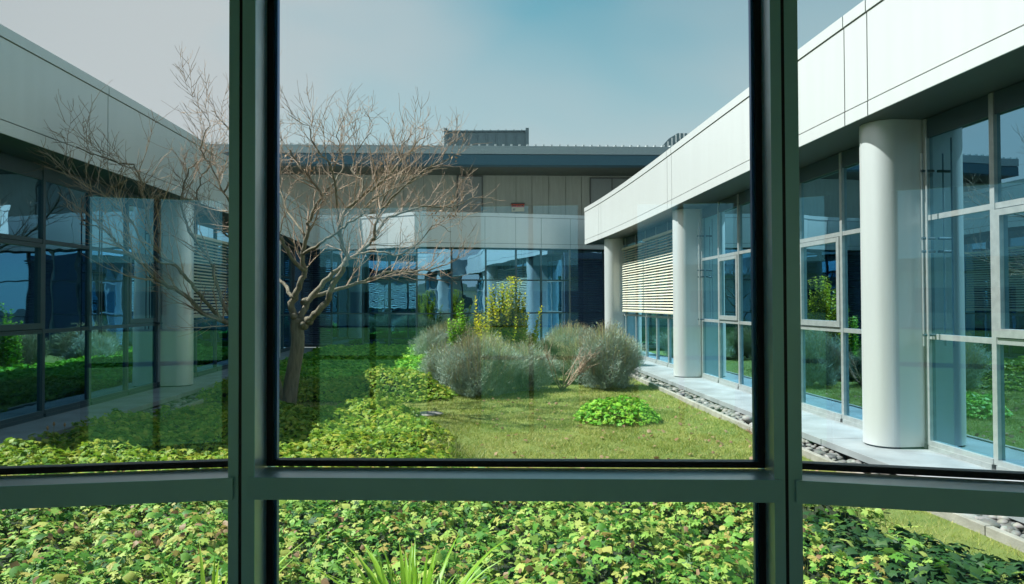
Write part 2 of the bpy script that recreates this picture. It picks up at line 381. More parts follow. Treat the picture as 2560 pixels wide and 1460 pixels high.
# ------------------------------------------------------------------ wings
def soften(o): return o
def fascia(root, C, cuts, y0, y1, d=.74, end_slant=False):
    """roof edge in three bands (coping, panel, lower lip), cut into panels with open joints"""
    cuts = [y0] + [c for c in cuts if y0 < c < y1] + [y1]
    p, n = line(C, y0, y1, .35)
    MB().strip(p, n, ZS + .01, ZT - .01, d - .30, d - .018).build('fascia_backing', M['backing'], root)
    for a, b in zip(cuts[:-1], cuts[1:]):
        p, n = line(C, a + .009, b - .009, .25)
        MB().strip(p, n, ZS, ZS + .150, d - .016, d).build('fascia_lip', M['white'], root)
        MB().strip(p, n, ZS + .163, ZT - .143, d - .016, d - .002).build('fascia_panel', M['white'], root)
        MB().strip(p, n, ZT - .130, ZT + .0, d - .25, d + .012).build('coping', M['white'], root)
    p, n = line(C, y0, y1, .35)
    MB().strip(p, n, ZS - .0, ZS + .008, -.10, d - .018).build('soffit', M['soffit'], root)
    MB().strip(p, n, ZT - .35, ZT - .15, -7.5, d - .31).build('roof', M['roofedge'], root)
def column(root, C, y, h=ZS, front=.58, r=.24):
    """round-nosed column whose flat flanks run back to the glass"""
    p, n = C(y); t = (-n[1], n[0]); prof = []
    K = 22
    for i in range(K + 1):
        a = -math.pi / 2 + math.pi * i / K
        prof.append((front - r + math.cos(a) * r, math.sin(a) * r))
    prof.append((.02, r)); prof.insert(0, (.02, -r))
    m = MB(); k = len(prof)
    for z in (.02, h - .004):
        for (u, v) in prof: m.v.append((p[0] + n[0] * u + t[0] * v, p[1] + n[1] * u + t[1] * v, z))
    for i in range(k): m.f.append((i, (i + 1) % k, k + (i + 1) % k, k + i))
    m.f.append(tuple(range(k - 1, -1, -1))); m.f.append(tuple(range(k, 2 * k)))
    o = m.build('column', M['column'], root, smooth=True); fix_normals(o)
    for e in o.data.polygons:
        if abs(e.normal.z) > .9: e.use_smooth = False
    o.data.set_sharp_from_angle(angle=math.radians(40)) if hasattr(o.data, 'set_sharp_from_angle') else None
    b = MB(); r2 = r - .02
    for z in (0.0, .02):
        for (u, v) in prof: b.v.append((p[0] + n[0] * u * .97 + t[0] * v * .92, p[1] + n[1] * u * .97 + t[1] * v * .92, z))
    for i in range(k): b.f.append((i, (i + 1) % k, k + (i + 1) % k, k + i))
    b.f.append(tuple(range(k, 2 * k))); b.build('column_base', M['alu_dark'], o)
    return o
def bays(root, C, ys, metal, glass, sash=(), gmat=None, lift=.05):
    """mullions at ys, two transoms, three panes per bay; sash = indices of bays with an opening light"""
    for y in ys:
        a = off(C, y - .028, 0); b = off(C, y + .028, 0)
        sgn = 1 if C is LC else -1
        (MB().seg(b, a, lift, ZS - .01, -.02, .055) if C is LC else MB().seg(a, b, lift, ZS - .01, -.02, .055)).build('mullion', metal, root)
    for i, (ya, yb) in enumerate(zip(ys[:-1], ys[1:])):
        A, B = off(C, ya + .028, 0), off(C, yb - .028, 0)
        if C is LC: A, B = B, A            # keep the courtyard on the left of a->b ... normal direction
        s = lambda z0, z1, d0, d1, name, m, par=root, t=0: MB().seg(A, B, z0, z1, d0, d1, t, t).build(name, m, par)
        s(lift, lift + .05, -.02, .062, 'bottom_rail', metal)
        s(Z1 - .028, Z1 + .028, -.02, .048, 'transom', metal); s(Z2 - .028, Z2 + .028, -.02, .048, 'transom', metal)
        s(ZS - .22, ZS - .01, -.02, .04, 'head_panel', M['alu_dark'])
        for k, (z0, z1) in enumerate(((lift + .05, Z1 - .028), (Z1 + .028, Z2 - .028), (Z2 + .028, ZS - .22))):
            if k == 1 and i in sash:
                s(z0 + .01, z0 + .09, .0, .07, 'sash', metal, t=.005); s(z1 - .07, z1 - .01, .0, .07, 'sash', metal, t=.005)
                Av, Bv = Vector(A), Vector(B); tt = (Bv - Av).normalized()
                MB().seg(Av + tt * .005, Av + tt * .07, z0 + .09, z1 - .07, 0, .07).build('sash', metal, root)
                MB().seg(Bv - tt * .07, Bv - tt * .005, z0 + .09, z1 - .07, 0, .07).build('sash', metal, root)
                s(z0 + .09, z1 - .07, .02, .026, 'pane', gmat, t=.07)
            else:
                s(z0, z1, .012, .018, 'pane', gmat)
        s(-.001, lift, -.02, .075, 'sill', M['alu'] if C is RC else metal)
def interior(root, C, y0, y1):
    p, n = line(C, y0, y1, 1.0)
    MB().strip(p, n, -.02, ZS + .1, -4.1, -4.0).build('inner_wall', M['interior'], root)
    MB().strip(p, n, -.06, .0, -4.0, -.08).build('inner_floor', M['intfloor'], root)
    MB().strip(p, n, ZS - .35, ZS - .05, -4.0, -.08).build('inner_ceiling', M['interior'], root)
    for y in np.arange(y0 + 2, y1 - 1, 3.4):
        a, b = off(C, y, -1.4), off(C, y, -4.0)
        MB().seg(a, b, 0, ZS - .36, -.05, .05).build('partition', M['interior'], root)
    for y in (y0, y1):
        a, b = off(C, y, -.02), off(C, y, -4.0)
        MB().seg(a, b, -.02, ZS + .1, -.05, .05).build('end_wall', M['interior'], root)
def blind(root, A, B, z0, z1, m, tilt=.55, d=.10, pitch=.071, width=.078, box=True):
    """exterior venetian blind: every slat is its own piece"""
    A, B = Vector(A), Vector(B); t = (B - A).normalized(); n = Vector((-t.y, t.x)); L_ = (B - A).length
    top = MB(); a = A; b = B
    head = top.seg(A, B, z1, z1 + .06, d - .05, d + .05).build('venetian_blind', m, root)
    k = int((z1 - z0) / pitch); cx, cz = math.cos(tilt), math.sin(tilt)
    q = []; me = None
    # slat profile, gently curved, built once about its own centre
    sl = MB(); pr = [(-.5, -.012), (0, .006), (.5, -.012)]
    for (e, end) in ((0, A), (1, B)):
        for (u, h) in pr:
            for dz in (0, -.0022):
                uu = u * width; px = uu * cx + h * -cz * .4; pz = -uu * cz + h
                pt = (A if e == 0 else B) + n * (d + px); sl.v.append((pt.x, pt.y, pz + dz))
    # order: per end 6 verts (top,bottom)*3
    for i in (0, 1):
        a0, a1 = 2 * i, 2 * i + 2
        sl.f += [(a0, a1, 6 + a1, 6 + a0), (a0 + 1, 6 + a0 + 1, 6 + a1 + 1, a1 + 1)]
    sl.f += [(0, 6, 7, 1), (4, 5, 11, 10)]
    me = bpy.data.meshes.new('slat'); me.from_pydata(sl.v, [], sl.f); me.update(); me.materials.append(m)
    for i in range(k):
        o = link('slat', me, None, head); z = z1 - .04 - i * pitch + random.uniform(-.003, .003); o.location = (0, 0, z)
    zz = z1 - .04 - k * pitch
    MB().seg(A, B, zz, zz + .03, d - .035, d + .035).build('bottom_bar', m, head)
    for f in ([.04, .5, .96] if L_ > 1.2 else [.5]):
        c = A + t * (L_ * f); MB().seg(c - t * .004, c + t * .004, zz + .03, z1, d - .002, d + .002).build('cord', M['alu_dark'], head)
    return head
def guide_rods(root, C, y, metal, z0=Z1 - .1, z1=ZS - .25, sep_=.10):
    for k, yy in enumerate((y - sep_ / 2, y + sep_ / 2)):
        x_, y_ = off(C, yy, .16 - .02 * k); MB().tube([(x_, y_, z0), (x_, y_, z1 - k * .15)], .010, 8).build('guide_rod', metal, root)
    for z in (z0 + .12, (z0 + z1) / 2 - .1, z0 + 1.15, z1 - .35):
        a = off(C, y, .04); b = off(C, y, .18); MB().tube([(*a, z), (*b, z)], .016, 6).build('rod_bracket', M['alu_dark'], root)

# right wing -----------------------------------------------------
RW = tag(empty('right_wing', (5.5, 13, 0)), 'sunlit white low building with round columns and glazing on the right side of the courtyard', 'building')
RCOLS = [.6 + 0, 7.55, 14.55, 21.4]
fascia(RW, RC, [7.43 - .10, 7.43 + .33, 14.3, 14.62, 21.3, 21.6], 2.2, 23.5)
for y in (7.68, 14.75, 21.5): column(RW, RC, y)
rm = [3.0, 4.2, 5.33, 6.48, 7.40, 8.0, 9.05, 10.2, 11.35, 12.5, 13.5, 14.47, 15.05, 15.95, 16.9, 17.9, 18.9, 19.9, 21.0, 22.2, 23.4]
bays(RW, RC, rm, M['alu'], None, sash=(1, 2, 6, 9), gmat=M['glass_right'])
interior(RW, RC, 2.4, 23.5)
blind(RW, off(RC, 15.05, 0), off(RC, 18.85, 0), 1.30, 3.27, M['blind']); blind(RW, off(RC, 18.9, 0), off(RC, 21.1, 0), 1.30, 3.20, M['blind'])
guide_rods(RW, RC, 7.28, M['alu']); guide_rods(RW, RC, 14.36, M['alu'])
# tilted-open window leaf in the bay beside the middle column
A, B = Vector(off(RC, 13.5, 0)), Vector(off(RC, 12.6, 0))
tl = MB(); n2 = Vector((-1, 0))
for (z0, z1, i0, i1) in ((1.28, 1.34, 0, 1), (2.34, 2.40, 0, 1), (1.34, 2.34, 0, .07), (1.34, 2.34, .93, 1)):
    a = A.lerp(B, i0); b = A.lerp(B, i1); q = []
    for z in (z0, z1):
        lean = (z - 1.28) * .16
        q += [(a.x - .03 + lean, a.y, z), (b.x - .03 + lean, b.y, z), (b.x + .02 + lean, b.y, z), (a.x + .02 + lean, a.y, z)]
    tl.hexa(q)
tl.build('tilted_window', M['alu_dark'], RW)
# left wing ------------------------------------------------------
LW = tag(empty('left_wing', (-8, 13, 0)), 'shaded grey low building with columns and dark glazing left of the courtyard', 'building')
fascia(LW, LC, [10.05, 13.2, 13.6, 19.8, 20.2], 7.35, 25.0)
for y in (13.45, 20.0): column(LW, LC, y)
lm = [7.45, 8.6, 9.7, 10.85, 12.0, 13.1, 13.8, 15.0, 16.2, 17.4, 18.6, 19.7, 20.3, 21.5, 22.7, 23.9]
bays(LW, LC, lm, M['alu_dark'], None, sash=(1, 4), gmat=M['glass'])
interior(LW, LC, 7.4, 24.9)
blind(LW, off(LC, 16.7, 0), off(LC, 13.9, 0), 1.30, 3.05, M['blind']); blind(LW, off(LC, 19.4, 0), off(LC, 16.8, 0), 1.30, 3.05, M['blind'])
guide_rods(LW, LC, 10.95, M['alu_dark'], z1=3.3); guide_rods(LW, LC, 13.05, M['alu_dark'], z1=3.3)
# far wing -------------------------------------------------------
FW = tag(empty('far_wing', (-1.5, 27, 0)), 'low glazed building with a stepped pale fascia closing the far end of the courtyard', 'building')
tab = [(560, 25.3), (745, 25.1), (820, 25.0), (901, 25.0), (968, 24.55), (1037, 24.0), (1126, 24.3), (1213, 24.5), (1290, 24.75), (1354, 25.0), (1427, 25.25), (1512, 25.6), (1600, 26.0)]
FP = [Vector(((x - 1280) / F * Y, Y)) for x, Y in tab]      # fascia line
GP = [p + Vector((0, .5)) for p in FP]                       # glass line
for i, (a, b) in enumerate(zip(FP[:-1], FP[1:])):
    sg = lambda z0, z1, d0, d1, nm, m, t=.006: MB().seg(b, a, z0, z1, d0, d1, t, t).build(nm, m, FW)
    sg(ZS, ZS + .15, -.016, 0, 'fascia_lip', M['white']); sg(ZS + .163, ZT - .143, -.016, -.002, 'fascia_panel', M['white']); sg(ZT - .13, ZT, -.25, .012, 'coping', M['white'], 0.0)
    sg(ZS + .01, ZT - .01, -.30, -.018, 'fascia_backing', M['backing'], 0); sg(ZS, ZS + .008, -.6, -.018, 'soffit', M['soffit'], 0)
for i, (a, b) in enumerate(zip(GP[:-1], GP[1:])):
    t = (b - a).normalized()
    MB().seg(a + t * .03, a - t * .03, 0, ZS - .01, -.02, .05).build('mullion', M['alu_dark'] if i != 10 else M['alu'], FW)
    sg = lambda z0, z1, d0, d1, nm, m, t=.03: MB().seg(b, a, z0, z1, d0, d1, t, t).build(nm, m, FW)
    sg(0, .06, -.02, .05, 'bottom_rail', M['alu_dark']); sg(Z1 - .025, Z1 + .025, -.02, .045, 'transom', M['alu_dark']); sg(Z2 - .09, Z2 - .04, -.02, .045, 'transom', M['alu_dark'])
    for z0, z1 in ((.06, Z1 - .025), (Z1 + .025, Z2 - .09), (Z2 - .04, ZS - .01)): sg(z0, z1, .0, .006, 'pane', M['glass'])
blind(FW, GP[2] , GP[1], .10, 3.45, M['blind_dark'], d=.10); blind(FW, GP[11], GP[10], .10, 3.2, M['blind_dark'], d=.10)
r_ = MB(); q = [(p.x, p.y) for p in FP]
nn = [(0, 1)] * len(q)
MB().strip(q, nn, ZT - .35, ZT - .15, .35, 7).build('roof', M['roofedge'], FW)
MB().strip([(p.x, p.y) for p in GP], nn, -.06, -.001, .05, 4).build('inner_floor', M['intfloor'], FW)
MB().strip([(p.x, p.y) for p in GP], nn, ZS - .2, ZS - .02, .05, 4).build('inner_ceiling', M['interior'], FW)
MB().strip([(p.x, p.y) for p in GP], nn, -.05, ZS + .2, 4, 4.1).build('inner_wall', M['interior'], FW)
pv = tag(empty('far_pavement'), kind='structure')
for a, b in zip(GP[:-1], GP[1:]): MB().seg(b, a, -.075, -.002, -.02, .85, .004, .004).build('slab', M['slab'], pv)

# upper building -------------------------------------------------
UB = tag(empty('upper_storey_building', (0, 30, 0)), 'set-back upper storey with grey rendered wall under a wide blue-edged roof behind the far wing', 'building')
def UY(x): return 27 + .045 * x
ul, ur = (-17.0, UY(-17)), (16.0, UY(16))
sg = lambda z0, z1, d0, d1, nm, m, a=ur, b=ul: MB().seg(a, b, z0, z1, d0, d1).build(nm, m, UB)
zb, zt = EYE + 5.48, EYE + 6.22
sg(zb + .42, zt, -.5, .03, 'roof_edge', M['roofedge']); sg(zb, zb + .40, -.5, 0, 'roof_band', M['roofband'])
sg(zb + .003, zb + .05, -2.35, -.51, 'soffit', M['roofsoffit']); sg(2.0, zb - .002, -2.6, -2.3, 'wall', M['render'])
rf = MB(); a, b = Vector(ul), Vector(ur); t = (b - a).normalized(); n = Vector((-t.y, t.x)); L_ = (b - a).length
K = int(L_ / .32)
for i in range(K):
    s0 = a + t * (i * .32); p0 = s0; p1 = s0 + n * 9
    rf.seg(s0 + t * .02, s0 + t * .10, zt + .005, zt + .07, -.0, 9)
rf.seg(a, b, zt - .2, zt + .004, .55, 9.5)
ribs = rf.build('standing_seam_roof', M['roofmetal'], UB); ribs['kind'] = 'stuff'
for d in range(-16, 16, 2):                            # panel joints of the rendered wall
    c = a + t * (d + 17.2); MB().seg(c + t * .012, c, 2.0, zb - .01, -2.302, -2.292) if 0 else None
def updoor(x0, x1, y0, y1, leaves=1):
    A_, B_ = P(x0, y0, 29.0), P(x1, y1, 29.0); ya = UY(A_.x) + 2.27; yb = UY(B_.x) + 2.27
    d = MB().hexa([(A_.x, ya, 3.2), (B_.x, yb, 3.2), (B_.x, yb + .06, 3.2), (A_.x, ya + .06, 3.2), (A_.x, ya, A_.z), (B_.x, yb, A_.z), (B_.x, yb + .06, A_.z), (A_.x, ya + .06, A_.z)]).build('door', M['door'], UB)
    for (u0, u1, z0, z1) in ([(-.05, 0, 3.2, A_.z + .05), (1, 1.05, 3.2, A_.z + .05), (0, 1, A_.z, A_.z + .05)] + ([(.49, .51, 3.2, A_.z)] if leaves == 2 else [])):
        w_ = B_.x - A_.x; e0 = A_.x + (u0 * w_ if 0 <= u0 <= 1 else (u0 if u0 < 0 else w_)); e1 = A_.x + (u1 * w_ if 0 <= u1 <= 1 else w_ + .05)
        MB().hexa([(e0, UY(e0) + 2.24, z0), (e1, UY(e1) + 2.24, z0), (e1, UY(e1) + 2.29, z0), (e0, UY(e0) + 2.29, z0), (e0, UY(e0) + 2.24, z1), (e1, UY(e1) + 2.24, z1), (e1, UY(e1) + 2.29, z1), (e0, UY(e0) + 2.29, z1)]).build('door_frame', M['backing'], d)
    h = P(x0 + (x1 - x0) * .9, 505, 29.1); MB().box(h.x - .09, h.x + .05, h.y + .08, h.y + .16, h.z - .012, h.z + .012).build('handle', M['alu'], d)
updoor(1144, 1204, 440, 530); updoor(1480, 1588, 442, 530, 2)
for px_ in (1240, 1290, 1330, 1372, 1415, 1455, 1060, 1010, 950):
    c = P(px_, 470, 29.2); yy = UY(c.x) + 2.285; MB().box(c.x - .006, c.x + .006, yy, yy + .02, 4.5, zb - .02).build('panel_joint', M['roofsoffit'], UB)
# roof boxes
def roofbox(x0, x1, ytop, Yd, depth, name):
    A_, B_ = P(x0, ytop, Yd), P(x1, ytop, Yd); zt_ = A_.z; o = MB().box(A_.x, B_.x, Yd, Yd + depth, zt - .2, zt_ - .02).build(name, M['zinc'], UB)
    w_ = B_.x - A_.x; k = max(4, int(w_ / .42))
    for i in range(k + 1):
        xx = A_.x + w_ * i / k; MB().box(xx - .018, xx + .018, Yd - .045, Yd - .002, zt + .0, zt_).build('seam', M['zinc'], o)
    MB().box(A_.x - .12, B_.x + .12, Yd - .08, Yd + depth + .1, zt_, zt_ + .05).build('capping', M['zinc'], o)
    for i in range(10):
        xx = A_.x + w_ * (i + .5) / 10; MB().box(xx - .03, xx + .03, Yd - .05, Yd + .05, zt_ + .052, zt_ + .10).build('clip', M['roofmetal'], o)
    for xx in (A_.x - .14, B_.x + .0):
        MB().box(xx, xx + .14, Yd - .12, Yd - .082, zt - .1, zt_ + .14).build('corner_trim', M['zinc'], o)
roofbox(1119, 1314, 330, 30.0, 3.0, 'rooftop_housing')
# second housing has a sloping shoulder
A_, B_, C_ = P(1650, 371, 31), P(1694, 333, 31), P(1750, 333, 31)
m = MB(); q0 = [(A_.x, A_.z - .4), (C_.x, A_.z - .4), (C_.x, C_.z), (B_.x, B_.z), ((A_.x + B_.x) / 2, (A_.z + B_.z) / 2 + .1), (A_.x, A_.z)]
for yy in (31, 34): m.v += [(x_, yy, z_) for x_, z_ in q0]
k = len(q0); m.f = [tuple(range(k)), tuple(range(2 * k - 1, k - 1, -1))] + [(i, k + i, k + (i + 1) % k, (i + 1) % k) for i in range(k)]
o = m.build('rooftop_housing', M['zinc'], UB); fix_normals(o)
for i in range(1, 10):
    f = i / 10; xx = A_.x + (C_.x - A_.x) * f; zz = A_.z + (B_.z - A_.z) * min(1, (xx - A_.x) / (B_.x - A_.x))
    MB().box(xx - .018, xx + .018, 30.95, 30.998, zt, zz).build('seam', M['roofmetal'], o)
# red sign
s0, s1 = P(1279, 508, 29.1), P(1311, 527, 29.1)
sy = UY(s0.x) + 2.20
SG = tag(MB().box(s0.x, s1.x, sy, sy + .05, s1.z - .02, s0.z - .02).build('wall_sign', M['cream']), 'small red and cream warning sign fixed to the grey upper wall', 'sign')
MB().box(s0.x, s1.x, sy - .006, sy - .001, s0.z - .16, s0.z - .02).build('red_panel', M['red'], SG)
MB().box(s0.x - .02, s1.x + .02, sy - .06, sy + .05, s0.z - .018, s0.z + .02).build('canopy', M['backing'], SG)
for (u0, u1, v0, v1) in ((.06, .2, .05, .10), (.24, .34, .05, .10), (.5, .56, .04, .11), (.6, .72, .06, .09), (.78, .92, .05, .10), (.1, .3, .20, .23), (.1, .25, .25, .27)):
    w_ = s1.x - s0.x; MB().box(s0.x + w_ * u0, s0.x + w_ * u1, sy - .009, sy - .0065, s0.z - .02 - v1, s0.z - .02 - v0).build('lettering', M['ink'], SG)

# ------------------------------------------------------------------ the window wall we look through
NW = tag(empty('window_wall', (0, 1.6, 0)), 'dark green metal window wall with two mullions right in front of the viewer', 'window')
NP = [(-2.90, 1.03), (-1.79, 1.433), (-.602, 1.60), (.603, 1.56), (1.769, 1.274), (2.81, .70)]     # glass line corners
NP = [Vector(p) for p in NP]
zr = 1.220                                    # top of the transom
for i, p in enumerate(NP):
    a_ = (NP[min(i + 1, len(NP) - 1)] - NP[max(i - 1, 0)]).normalized()
    # a room-side box section with a slot, flanks coloured pale as if lit from outside, outside cap
    def mb(u0, u1, d0, d1, z0, z1): return MB().seg(p + a_ * u0, p + a_ * u1, z0, z1, d0, d1)
    c = p
    def mb(u0, u1, d0, d1, z0, z1): return MB().seg(c + a_ * u0, c + a_ * u1, z0, z1, d0, d1)
    mb(-.0285, -.0065, -.092, -.089, 0, 3.5).build('mullion_face', M['frame'], NW)
    mb(.0005, .0285, -.092, -.089, 0, 3.5).build('mullion_face', M['frame'], NW)
    mb(-.0065, .0005, -.0903, -.0889, 0, 3.5).build('mullion_slot', M['rubber'], NW)
    mb(-.0285, .0285, -.0888, .002, 0, 3.5).build('mullion', M['frame_lit'], NW)
    mb(-.030, .030, .028, .060, 0, 3.5).build('outer_cap', M['frame'], NW)
for i, (a, b) in enumerate(zip(NP[:-1], NP[1:])):
    g_ = .034 if i in (1, 2, 3) else .034
    t0 = .024
    def sg(z0, z1, d0, d1, nm, m, t=t0, bev=0): return MB().seg(a, b, z0, z1, d0, d1, t, t).build(nm, m, NW, bevel=bev)
    sg(zr - .048, zr, -.100, -.098 + .002, 'transom_face', M['frame'], .024); sg(zr - .047, zr - .001, -.0955, .002, 'transom', M['frame_lit'], .0285)
    for (z0, z1) in ((.12, zr - .050), (zr + .004, 3.3)):
        sg(z0 + .0, z1, -.002, .004, 'pane', M['glass_near'], .040)
        for (q0, q1) in ((z0 - .002, z0 + .012), (z1 - .012, z1 + .002)):
            sg(q0, q1, -.003, .022, 'gasket', M['rubber'], .0286)
        tt = (b - a).normalized()
        for e0, e1 in ((a + tt * .0286, a + tt * .044), (b - tt * .044, b - tt * .0286)):
            MB().seg(e0, e1, z0 + .012, z1 - .012, -.003, .022).build('gasket', M['rubber'], NW)
        for e0, e1 in ((a + tt * .0442, a + tt * .050), (b - tt * .050, b - tt * .0442)):
            MB().seg(e0, e1, z0 + .013, z1 - .013, .006, .020).build('spacer', M['spacer'], NW)
    sg(0, .118, -.10, .05, 'base_rail', M['frame'], 0); sg(3.305, 3.5, -.10, .05, 'head_rail', M['frame'], 0)
    sg(ZS, ZT, -.3, .75, 'fascia', M['white'], 0)
# the room behind the viewer
for nm, bx_ in (('room_floor', (-6.3, 4.3, -5.2, .6, -.1, -.002)), ('room_ceiling', (-6.3, 4.3, -5.2, 1.9, 3.505, 3.58)), ('room_floor_front', (-2.9, 2.85, .6, 1.3, -.1, -.004))):
    tag(MB().box(*bx_).build(nm.replace('_front', ''), M['room']), kind='structure')
for bx_ in ((-6.4, -6.3, -5.2, .7, -.1, 3.58), (4.3, 4.4, -5.2, .7, -.1, 3.58), (-6.4, -2.93, .55, .70, -.1, 3.58), (2.85, 4.4, .55, .70, -.1, 3.58),
            (-6.4, -2.95, -5.3, -5.2, -.1, 3.58), (2.3, 4.4, -5.3, -5.2, -.1, 3.58), (-2.95, 2.3, -5.3, -5.2, 2.80, 3.58), (.42, 1.02, -5.3, -5.2, 0, 2.80), (-1.45, -.9, -5.3, -5.2, 0, 2.80)):
    tag(MB().box(*bx_).build('room_wall', M['room']), kind='structure')
RWW = tag(empty('rear_window', (0, -5.2, 0)), 'glazed opening in the dark back wall of the room behind the viewer', 'window')
for x_ in (-2.92, -2.2, -1.48, -.87, -.22, .39, 1.05, 1.6, 2.27): MB().box(x_ - .03, x_ + .03, -5.29, -5.21, 0, 2.79).build('mullion', M['alu_dark'], RWW)
for x0, x1 in ((-2.89, -2.23), (-2.17, -1.51), (-.84, -.25), (-.19, .36), (1.08, 1.57), (1.63, 2.24)):
    MB().box(x0, x1, -5.25, -5.244, .02, 2.78).build('pane', M['glass_near'], RWW); MB().box(x0, x1, -5.28, -5.22, .9, .95).build('transom', M['alu_dark'], RWW)
tag(MB().box(-30, 30, -44, -5.7, GZ - .05, GZ + .02).build('rear_lawn', M['lawnbase']), kind='structure')
RB = tag(empty('rear_building', (0, -45, 0)), 'long low pale building beyond the paved court behind the viewer', 'building')
MB().box(-40, 40, -50, -45, 0, 3.4).build('wall', M['white'], RB); MB().box(-40, 40, -50, -44.6, 3.4, 4.2).build('roof', M['roofedge'], RB)
for k in range(-12, 12): MB().box(k * 3 + .3, k * 3 + 2.3, -44.99, -44.95, .9, 2.4).build('window', M['alu_dark'], RB)
tag(MB().box(-6.4, 4.6, -5.6, 1.0, 3.6, 4.8).build('near_roof', M['roofedge']), 'flat roof over the room the picture is taken from', 'roof')

# ------------------------------------------------------------------ tree
YT = 10.9
tree = tag(empty('bare_tree', tuple(P(720, 1032, YT))), 'leafless multi-stemmed tree with pale twigs beside the left mullion', 'tree')
def limb(pts, r0, r1, sub=3):
    """pts: (pixel x, pixel y, depth offset) -> smooth 3-D polyline with radii"""
    W = [P(x, y if y > 420 else 420 - (420 - y) * .66, YT + d) for x, y, d in pts]; out = []; r0 *= .74; r1 *= .7
    for i in range(len(W) - 1):
        p0, p1, p2, p3 = W[max(i - 1, 0)], W[i], W[i + 1], W[min(i + 2, len(W) - 1)]
        for k in range(sub):
            t = k / sub; out.append(.5 * ((2 * p1) + (p2 - p0) * t + (2 * p0 - 5 * p1 + 4 * p2 - p3) * t * t + (3 * p1 - p0 - 3 * p2 + p3) * t ** 3))
    out.append(W[-1]); n = len(out)
    return out, [r0 + (r1 - r0) * (i / (n - 1)) ** .8 for i in range(n)]
trunk, tr = limb([(716, 1050, 0), (720, 1020, 0), (726, 975, 0), (732, 935, 0), (742, 880, 0), (745, 845, 0), (742, 815, 0), (748, 795, 0)], .175, .135, 5)
tr[0] = .19; tr[1] = .165
tr[-3] *= 1.1; tr[-4] *= 1.08
tm = MB(); tm.tube(trunk, tr, 16); o = tm.build('trunk', M['bark'], tree, smooth=True)
